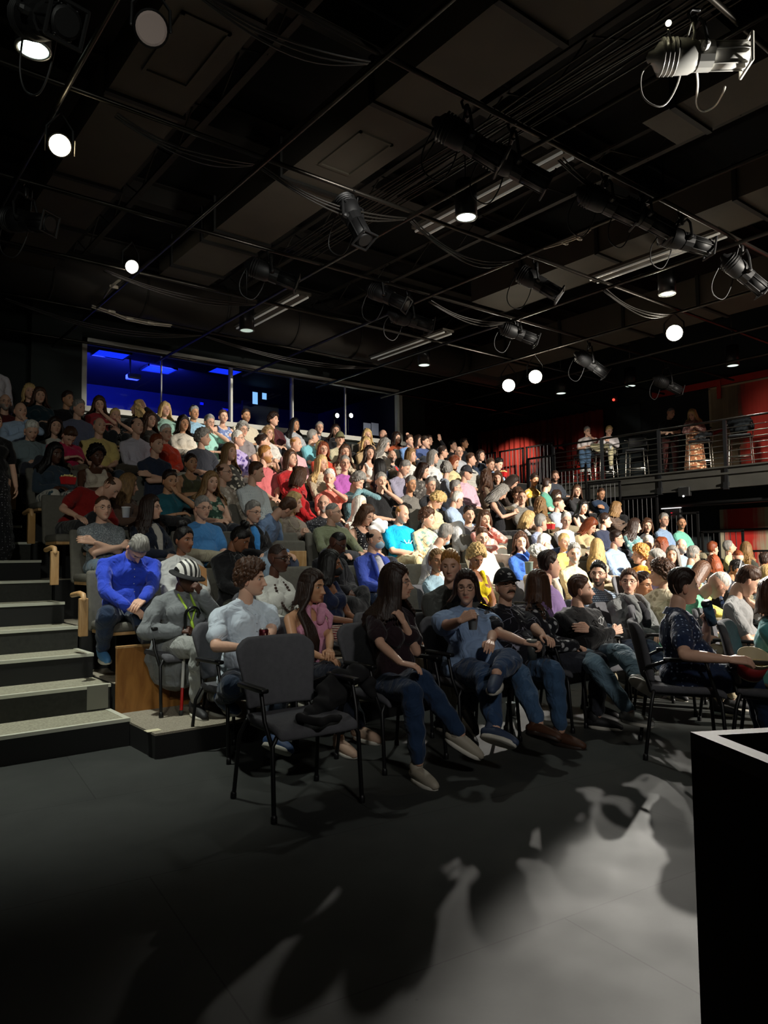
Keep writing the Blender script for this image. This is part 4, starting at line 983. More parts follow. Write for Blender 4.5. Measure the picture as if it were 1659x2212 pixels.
    for s in (1, -1):
        K, An = map(np.array, legs[s][:2]); Hp = HIP+np.array([s*.092, -.02, .0])
        v = K-Hp; K = Hp+v/np.linalg.norm(v)*.43; v = An-K; An = K+v/np.linalg.norm(v)*.41
        if len(legs[s]) > 2: foot = np.array(legs[s][2], float)
        else:
            foot = np.array([s*.12, -1, -.05 if An[2] < .2 else -.55])
        LG.append((Hp, K, An, foot/np.linalg.norm(foot)))
        tube(body, [Hp, Hp*.5+K*.5, K], [.084*rl_, .074*rl_, .056*rl_], 10); tube(body, [K, K*.65+An*.35, An], [.056*rl_, .056*rl_, .036], 10)
    root = thing('person', label, cat, loc, yaw, group); root.scale = (sc,)*3
    info = dict(root=root, headc=headc, RH=RHb, arms=AR, up=up, legs=LG, hi=hi)
    # body mesh
    skinc = np.array(lin(SKIN[skin]))
    hV, hQ, hT, hC = head_arrays(sex, skin, hc, beard, lvl); hV = hV@RHb.T+headc
    hands = []
    for i, s in enumerate((1, -1)):
        wt, pole, back, fd, pose = ar[0 if (i == 0) else (1 if ar[0] is not ar[1] else 0)]
        m = np.array([s, 1, 1.0]); back = np.array(back)*m; fd = np.array(fd)*m
        if A and s in A:
            a = A[s]
            if len(a) > 2 and a[2] is not None: back = np.array(a[2], float)
            if len(a) > 3 and a[3] is not None: fd = np.array(a[3], float)
            if len(a) > 4: pose = a[4]
        Wr = AR[i][2]; fa = AR[i][2]-AR[i][1]; fa /= np.linalg.norm(fa); fd = fd/np.linalg.norm(fd); X = fd*.75+fa*.5; X /= np.linalg.norm(X)
        Zb = back-X*(back@X); Zb /= max(np.linalg.norm(Zb), 1e-6); Y = np.cross(Zb, X)
        V, Q, T = HANDS[(pose, 1 if hi else 0)]
        V = V*np.array([1, -1 if s > 0 else 1, 1]) if s > 0 else V.copy()
        if s > 0: Q, T = Q[:, ::-1], T[:, ::-1]
        V = V*(.92 if f else 1.0); M = np.stack([X, Y, Zb], 1)
        hands.append((V@M.T+Wr+X*.004, Q, T)); info['hand%d' % s] = (Wr, X, Y, Zb)
    def body_cb(V, Q, T):
        B = Bag(); B.add(V, Q, T); n0 = len(V); nn = 0
        for h in hands: B.add(*h); nn += len(h[0])
        B.add(hV, hQ, hT); VV, QQ, TT = B.arr()
        C = np.ones((len(VV), 4), np.float32); C[:n0+nn, :3] = skinc; C[n0+nn:, :3] = hC
        me = to_mesh('body', VV, QQ, TT); a = me.color_attributes.new('tone', 'FLOAT_COLOR', 'POINT'); a.data.foreach_set('color', C.ravel())
        me.materials.append(skinmat()); o = bpy.data.objects.new('body', me); COL.objects.link(o); o.parent = root
    job(body, vs, 4 if hi else 3, body_cb)
    def child(name, arrs, m, smooth=True, par=None):
        me = to_mesh(name, *arrs, smooth); me.materials.append(m); o = bpy.data.objects.new(name, me); COL.objects.link(o); o.parent = par or root; return o
    info['child'] = child
    def toHead(V): return V@RHb.T+headc
    # hair
    if st != 'B':
        hh = hair_arrays(st, sex, lvl, rs, hc)
        V, Q, T = hh
        if hairlen and st in 'LW': V = V.copy(); m_ = V[:, 2] < -.01; V[m_, 2] = -.01+(V[m_, 2]+.01)*hairlen
        V = toHead(V)
        if st in 'LWM' or 'h' in ex:
            # keep long hair in front of / behind the shoulders by settling it on the torso
            c = up((0, .035, .86)); M = (RS@RT); L_ = (V-c)@M; r = np.array([(.150 if f else .17)*w+.03, .115+.1*fat+.03, .22]); k = np.sqrt((L_[:, 0]/r[0])**2+(L_[:, 1]/r[1])**2+(L_[:, 2]/r[2])**2)
            m_ = (k < 1) & (V[:, 2] < headc[2]-.09); L_[m_, :2] = L_[m_, :2]/np.maximum(np.sqrt((L_[m_, 0]/r[0])**2+(L_[m_, 1]/r[1])**2), .3)[:, None]*np.sqrt(np.maximum(1-(L_[m_, 2]/r[2])**2, 0))[:, None]; V[m_] = L_[m_]@M.T+c
            for s_ in (-1, 1):
                a0, a1 = up((0, .035, .925)), up((s_*sw, .045, .915)); ab = a1-a0; tt = np.clip(((V-a0)@ab)/(ab@ab), 0, 1)[:, None]; q_ = a0+tt*ab; dv = V-q_; dn = np.linalg.norm(dv, axis=1); rr_ = .088
                m2 = (dn < rr_) & (V[:, 2] < headc[2]-.10) & (tt[:, 0] > .12); dv[m2, 1] += np.where(dv[m2, 1] > -.005, .03, -.03); dn2 = np.maximum(np.linalg.norm(dv, axis=1), 1e-4); V[m2] = (q_+dv/dn2[:, None]*rr_)[m2]
        if hi and st in 'LWM':
            bb = Bag(); bb.add(V, Q, T)
            def hcb(V2, Q2, T2): child('hair', (V2, Q2, T2), hairmat(HAIRC[hc]))
            job(bb, .0065, 1, hcb)
        else: child('hair', (V, Q, T), hairmat(HAIRC[hc]))
    # clothing --------------------------------------------------------
    def folds(V, Q, T, amp, fz=38):
        if amp <= 0: return V
        N = vnormals(V, Q, T); k = rs.uniform(0, 6, 4)
        n = np.sin(V[:, 2]*fz+k[0]+2.2*np.sin(V[:, 0]*9+k[1])+1.6*np.sin(V[:, 1]*11+k[2]))+.5*np.sin(V[:, 0]*47+V[:, 2]*26+k[3])
        return V+N*(amp*n)[:, None]
    def sleeve(bag, i, kind, e):
        Sh, El, Wr = AR[i]; ra = (1+.35*fat)*(.94 if not f else .86)
        if kind == 'n': return
        if kind == 's': M_ = Sh*.32+El*.68; tube(bag, [Sh, Sh*.6+El*.4, M_], [.052*ra+e*.7, .054*ra+e, .051*ra+e+.006], 12)
        if kind == 'l':
            W2 = Wr*.93+El*.07; tube(bag, [Sh, Sh*.5+El*.5, El], [.052*ra+e*.7, .048*ra+e, .042*ra+e], 12); tube(bag, [El, El*.5+W2*.5, W2], [.044*ra+e, .040*ra+e, .029*ra+e+.006], 12)
        if kind == 'f': tube(bag, [Sh, Sh*.72+El*.28, Sh*.50+El*.5], [.062, .080, .098], 14)
    kinds = {'s': 'l', 'k': 's', 'p': 's', 't': 's', 'l': 'l', 'v': 'n', 'j': 'l', 'f': 'f', 'h': 'n', 'c': 'l'}
    e = {'s': .013, 'k': .014, 'p': .012, 't': .013, 'l': .014, 'v': .010, 'j': .020, 'f': .012, 'h': .010, 'c': .028}[top]
    tb = Bag()
    if top in 'vh':
        M = RS@RT
        ball(tb, up((0, .0, .515)), np.array([(.175 if f else .165)*w, .125*w, .105])+e, M, 14, 10)
        ball(tb, up((0, -.012, .645)), np.array([(.138 if f else .150)*w, .108+.25*fat, .15*tor])+e, M, 14, 10)
        ball(tb, up((0, .022, .80)), np.array([(.136 if f else .156)*w, .107+.1*fat, .140*tor])+e, M, 14, 10)
        for s in (-1, 1):
            ball(tb, up((s*.068*w, -.075, .815)), np.array([.062, .055, .062])+e, M, 10, 8)
            if top == 'v': tube(tb, [up((s*.085, -.09, .86)), up((s*.10, .0, .965+.012)), up((s*.09, .12, .90))], .026, 8)
            else: tube(tb, [up((s*.07, -.10, .86)), up((s*.035, -.02, 1.0)), up((s*.0, .09, 1.0))], .024, 8)
    else:
        T_(tb, e); [sleeve(tb, i, kinds[top], e) for i in (0, 1)]
        if top == 'c': tube(tb, [up((0, .03, .5)), up((0, .02, .38))], [.22, .26], 14)
    if belly or (top in 'skptlj' and not f): ball(tb, up((0, -.02, .60)), np.array([.17*w, .135*w+belly*.3, .09]), RS@RT, 12, 8)
    nmt = {'s': 'shirt', 'k': 'shirt', 'p': 'polo_shirt', 't': 't_shirt', 'l': 'sweater', 'v': 'sleeveless_top', 'j': 'jacket', 'f': 'blouse', 'h': 'halter_top', 'c': 'coat'}[top]
    cm = cloth(tc)
    def top_cb(V, Q, T):
        V = folds(V, Q, T, .0042 if hi else .003); o = child(nmt, (V, Q, T), cm); info['topo'] = o
    job(tb, vc, 5 if hi else 3, top_cb)
    # collar / neckline
    nk = up((0, .047, .985)); Mc = RS@RT
    if top in 'skpjc':
        cb_ = Bag(); n = 20; rings = []
        for (dz, rr, fl) in ((-.012, .078, 0), (.012, .066, 0), (.030, .060, 0), (.030, .066, 0), (.006, .078, 1), (-.016, .092, 1)):
            R_ = []
            for j in range(n+1):
                a = -PI/2+.28+(2*PI-.56)*j/n; x, y = math.cos(a)*rr*(1 if not f else .9), math.sin(a)*rr*1.02-.012*0; z = dz-.034*max(0, -math.sin(a))-(.018*max(0, -math.sin(a))**3 if fl else 0)
                R_.append(nk+Mc@np.array([x, y+.0, z]))
            rings.append(R_)
        V = np.array(rings).reshape(-1, 3); Q = []
        for a in range(len(rings)-1):
            for j in range(n): Q.append((a*(n+1)+j, a*(n+1)+j+1, (a+1)*(n+1)+j+1, (a+1)*(n+1)+j))
        child('collar', (V, np.array(Q), np.zeros((0, 3), int)), cloth(tc))
    if top in 'skp' and hi:
        b_ = Bag(); yy = -.105-.25*fat-e
        pts = []
        zz = np.linspace(.93, .60 if top != 'p' else .83, 7 if top != 'p' else 3)
        for z in zz:
            a_, b2 = .82, .645
            y1 = .025-(.105+.1*fat+e)*math.sqrt(max(0, 1-((z-.82)/.165)**2)) if abs(z-.82) < .165 else 0
            y2 = -.012-.1*fat-(.108+.25*fat+e)*math.sqrt(max(0, 1-((z-.645)/.16)**2)) if abs(z-.645) < .16 else 0
            pts.append(up((0, min(y1, y2, -.06)-.002, z)))
        for p_ in pts: ball(b_, p_+Mc@np.array([0, -.004, 0]), .0045, None, 8, 6)
        child('buttons', b_.arr(), mat('d8d8d8' if top != 'p' else tc.split('#')[0], .4))
    if top == 'j':
        b_ = Bag(); tube(b_, [up((0, -.055-.2*fat, .945)), up((0, -.098-.2*fat, .86)), up((0, -.112-.3*fat, .76)), up((0, -.135-.4*fat, .64))], [.045, .055, .05, .035], 12)
        child('inner_shirt', b_.arr(), cloth(tc2 or 'dddddd'))
        for s in (-1, 1):
            b_ = Bag(); tube(b_, [up((s*.055, -.03, .985)), up((s*.075, -.100-.2*fat, .90)), up((s*.060, -.128-.2*fat, .80)), up((s*.03, -.145-.3*fat, .70))], [.016, .026, .022, .010], 8); child('lapel', b_.arr(), cm)
    # lower clothing
    lb = Bag()
    if legt in 'td':
        ball(lb, up((0, 0, .51)), np.array([(.175 if f else .165)*w, .125*w, .10])+.008, RS@RT if not stand else None, 14, 10)
        for (Hp, K, An, _) in LG:
            A2 = K*.06+An*.94
            tube(lb, [Hp, Hp*.5+K*.5, K], [.092*rl_, .082*rl_, .066*rl_], 12)
            tube(lb, [K, K*.6+A2*.4, A2], [.066*rl_, .064*rl_, .050 if hi else .052], 12)
    elif legt == 'h':   # shorts
        ball(lb, up((0, 0, .51)), np.array([.165*w, .125*w, .10])+.008, None, 14, 10)
        for (Hp, K, An, _) in LG: tube(lb, [Hp, Hp*.5+K*.5, Hp*.15+K*.85], [.094*rl_, .09*rl_, .085*rl_], 12)
    elif legt == 'k':   # skirt
        ball(lb, up((0, 0, .51)), np.array([.175*w, .125*w, .10])+.01, None, 14, 10)
        (H1, K1, A1, _), (H2, K2, A2, _) = LG
        if stand: tube(lb, [HIP, HIP+np.array([0, 0, -.4]), HIP+np.array([0, 0, -.78])], [.17, .2, .24], 16)
        else:
            for s in np.linspace(0, 1, 5): tube(lb, [H1*(1-s)+H2*s, K1*(1-s)+K2*s, (K1*.35+A1*.65)*(1-s)+(K2*.35+A2*.65)*s], [.092, .078, .085], 10)
    lm = cloth(leg)
    def leg_cb(V, Q, T): child({'t': 'trousers', 'd': 'jeans', 'h': 'shorts', 'k': 'skirt'}[legt], (folds(V, Q, T, .0038 if hi else .002, 55), Q, T), lm)
    job(lb, vc, 4 if hi else 3, leg_cb)
    # shoes
    if not hide_legs:
        sm, so = shoe_mesh(shoe)
        for (Hp, K, An, ft) in LG:
            Yb = -ft; sh = An-K; sh /= np.linalg.norm(sh); Zu = -sh-Yb*((-sh)@Yb); 
            if np.linalg.norm(Zu) < .2: Zu = np.array([0, 0, 1.])-Yb*Yb[2]
            Zu /= np.linalg.norm(Zu); X = np.cross(Yb, Zu)
            for me, nm in ((sm, 'shoe'),):
                o = bpy.data.objects.new(nm, me); COL.objects.link(o); o.parent = root
                if An[2] < .16: P0 = An-Zu*(An@np.array([0, 0, 1]))*1.0 if abs(Zu[2]) > .9 else An-Zu*.09
                else: P0 = An-Zu*.09
                o.matrix_local = Matrix(((X[0], Yb[0], Zu[0], P0[0]), (X[1], Yb[1], Zu[1], P0[1]), (X[2], Yb[2], Zu[2], P0[2]), (0, 0, 0, 1)))
                if hi: s2 = bpy.data.objects.new('sole', so); COL.objects.link(s2); s2.parent = o
    # extras
    if 'g' in ex or 'D' in ex: child('glasses', (lambda a: (toHead(a[0]), a[1], a[2]))(glasses_arrays(.0022 if (skin == '4' or 'D' in ex) else .0015, .021, lvl)), mat('141414' if hi or 'D' in ex else '3a3230', .3))
    if 'D' in ex:
        b_ = Bag(); [ball(b_, (s*.031, -.094, .002), (.023, .003, .017), None, 12, 6) for s in (-1, 1)]; V, Q, T = b_.arr(); child('dark_lens', (toHead(V), Q, T), mat('0c0c10', .1))
    if 's' in ex:
        V, Q, T = glasses_arrays(.003, .021, lvl); b_ = Bag(); b_.add(V, Q, T); [ball(b_, (s*.031, -.094, .002), (.023, .004, .016), None, 10, 6) for s in (-1, 1)]; V, Q, T = b_.arr(); V = (V@rotx(-.85).T)+np.array([0, .022, .055]); child('sunglasses', (toHead(V), Q, T), mat('101012', .15))
    if 'M' in ex or 'K' in ex:
        b_ = Bag(); ball(b_, (0, -.056, -.056), (.058, .066, .048), None, 16, 10); tube(b_, [(.05, -.07, -.045), (.078, 0, -.01)], .002, 4); tube(b_, [(-.05, -.07, -.045), (-.078, 0, -.01)], .002, 4); V, Q, T = b_.arr(); child('face_mask', (toHead(V), Q, T), mat('a8c8dc' if 'M' in ex else '0c0c0e', .8))
    if 'c' in ex:
        d, T = ICO[lvl]; P = skull(d, sex); keep = d[:, 2] > .15
        P = P+d*.019; P[:, 2] = np.maximum(P[:, 2], .030); P[:, 2] += .012*ss(.2, .9, d[:, 2]); b_ = Bag(); b_.add(P[:], None, T)
        rb = []; n = 16
        for a_ in np.linspace(-1.15, 1.15, n): rb.append((math.sin(a_)*.082, -math.cos(a_)*.100, .036)); 
        ob = [(x*1.03, -.105-.070*math.cos(a_*1.3), .030-.010*abs(x)/.08) for (x, y, z), a_ in zip(rb, np.linspace(-1.15, 1.15, n))]
        V = np.array(rb+ob+[(x, y, z-.004) for x, y, z in rb+ob]); Q = [(i, i+1, n+i+1, n+i) for i in range(n-1)]+[(2*n+i+1, 2*n+i, 3*n+i, 3*n+i+1) for i in range(n-1)]+[(n+i, n+i+1, 3*n+i+1, 3*n+i) for i in range(n-1)]; b_.add(V, Q)
        V, Q, T = b_.arr(); co = child('cap', (toHead(V), Q, T), mat(capc, .8)); info['cap'] = co
    if 'H' in ex:
        b_ = Bag(); tube(b_, [(math.cos(a)*.082, .0, .02+math.sin(a)*.115) for a in np.linspace(0, PI, 14)], .009, 6); V, Q, T = b_.arr(); child('headband', (toHead(V), Q, T), mat('b8b8b8', .5))
    if 'N' in ex:
        b_ = Bag(); big = skin == '4' and hi
        for j in range(34):
            a = 2*PI*j/34; x = math.sin(a)*.075; s_ = (1-math.cos(a))/2
            p_ = up((x*(1-.15*s_), .06-(.225 if big else .185)*math.sqrt(s_), .985-(.26 if big else .13)*s_))
            ball(b_, p_, .0125 if big else .006, None, 8, 6)
        child('necklace', b_.arr(), mat('3a241a' if big else 'c8c0a0', .4, var=.4, vscale=40))
    if 'T' in ex:
        b_ = Bag(); fy = lambda z: -.145
        for (x1, z1, x2, z2, r) in ((-.06, .80, -.02, .74, .006), (.02, .80, -.01, .73, .005), (.07, .79, .03, .74, .005), (-.05, .72, .04, .70, .007), (.03, .70, .07, .68, .009), (-.02, .76, .05, .765, .004)):
            tube(b_, [up((x1, fy(z1), z1)), up((x2, fy(z2)-.004, z2))], r, 6)
        child('shirt_print', b_.arr(), mat('f0f4f4', .8))
    PEOPLE.append(info); return info

# ------------------------------------------------------------------ chairs
gfab = mat('6a675f', .9, bump=.4, bscale=220, var=.08, vscale=30, spec=.2)
gfab2 = mat('5a5a5e', .9, bump=.4, bscale=260, var=.08, vscale=30, spec=.2)
blk = mat('0b0b0c', .45)
def theatre_seat(up_):
    t = thing('theatre_seat', 'x', 'seat', (0, 0, 0), 0, 'grey theatre seats on the raised rows')
    b = Bag(); rbox(b, -.245, .245, 0, .075, 0, .52, .03, (4, 1, 4), lambda V: V+np.stack([0*V[:, 0], .9*(V[:, 0]**2)*-.35+V[:, 2]*.16, 0*V[:, 0]], -1)); V, Q, T = b.arr(); V = V+np.array([0, .11, .36]); obj('backrest', (V, Q, T), gfab, t, True)
    if up_:
        b = Bag(); rbox(b, -.235, .235, -.02, .07, .36, .78, .03, (3, 1, 3)); obj('cushion', b, gfab, t, True)
        b = Bag(); rbox(b, -.225, .225, -.045, -.02, .34, .66, .006); obj('seat_pan', b, woodl, t)
        b = Bag(); tube(b, [(0, -.05, .56), (0, -.045, .56)], [.034, .034], 16, cap=False); obj('number_disc', b, mat('20242c', .4), t, True)
    else:
        b = Bag(); rbox(b, -.235, .235, -.34, .12, .375, .455, .03, (3, 3, 1)); obj('cushion', b, gfab, t, True)
        b = Bag(); rbox(b, -.225, .225, -.32, .10, .35, .38, .006); obj('seat_pan', b, woodl, t)
    b = Bag(); box(b, -.05, .05, .0, .14, 0, .4); obj('pedestal', b, blk, t)
    return t
SEAT = {False: theatre_seat(False), True: theatre_seat(True)}; SEATUSED = {False: False, True: False}
def place_seat(x, y, z, label, up_=False):
    if not SEATUSED[up_]: o = SEAT[up_]; SEATUSED[up_] = True; o.location = (x, y, z); o['label'] = label
    else: o = dup(SEAT[up_], (x, y, z), 0, label)
    return o
def floor_chair():
    t = thing('stacking_chair', 'x', 'chair', (0, 0, 0), 0, 'black framed floor chairs')
    b = Bag()
    def sw_(V):
        V = V.copy(); y = V[:, 1]; V[:, 2] += -.9*np.clip(-y-.14, 0, 1)**2*3 + .25*np.clip(np.abs(V[:, 0])-.1, 0, 1)**2; V[:, 0] *= 1-.10*ss(0, .24, y); return V
    rbox(b, -.245, .245, -.25, .22, .425, .475, .022, (6, 6, 1), sw_); obj('seat', b, gfab2, t, True)
    b = Bag()
    def bw(V):
        V = V.copy(); z = V[:, 2]; V[:, 0] *= .86+.16*ss(.5, .9, z); V[:, 1] += -.9*V[:, 0]**2 + .22*(z-.5)+.02; V[:, 2] -= 7*np.clip(np.abs(V[:, 0])-.16, 0, 1)**2*ss(.6, .89, z); return V
    rbox(b, -.25, .25, .20, .245, .50, .895, .02, (14, 1, 6), bw); obj('backrest', b, gfab2, t, True)
    for s in (-1, 1):
        b = Bag(); tube(b, [(s*.235, -.20, .42), (s*.265, -.21, .38), (s*.27, -.235, .0)], [.0125, .0125, .0125], 10); tube(b, [(s*.27, -.235, .0), (s*.27, -.235, .03)], .017, 10); obj('leg', b, blk, t, True)
        b = Bag(); tube(b, [(s*.22, .20, .44), (s*.255, .22, .36), (s*.27, .27, .0)], .0125, 10); tube(b, [(s*.27, .27, .0), (s*.27, .268, .03)], .017, 10); obj('leg', b, blk, t, True)
        b = Bag(); tube(b, [(s*.265, -.20, .38), (s*.285, -.16, .50), (s*.285, -.12, .645)], .012, 8); tube(b, [(s*.23, .24, .60), (s*.285, .12, .65)], .012, 8)
        rbox(b, s*.285-.024, s*.285+.024, -.17, .14, .645, .672, .011); obj('armrest', b, blk, t, True)
    b = Bag(); tube(b, [(-.20, .215, .44), (-.19, .25, .56)], .014, 8); tube(b, [(.20, .215, .44), (.19, .25, .56)], .014, 8); box(b, -.2, .2, -.2, .2, .41, .428); obj('seat_frame', b, blk, t)
    return t
FCH = floor_chair(); FUSED = [False]
def place_chair(x, y, rz, label, z=0):
    if not FUSED[0]: FUSED[0] = True; o = FCH; o.location = (x, y, z); o.rotation_euler = (0, 0, rz); o['label'] = label
    else: o = dup(FCH, (x, y, z), rz, label)
    return o
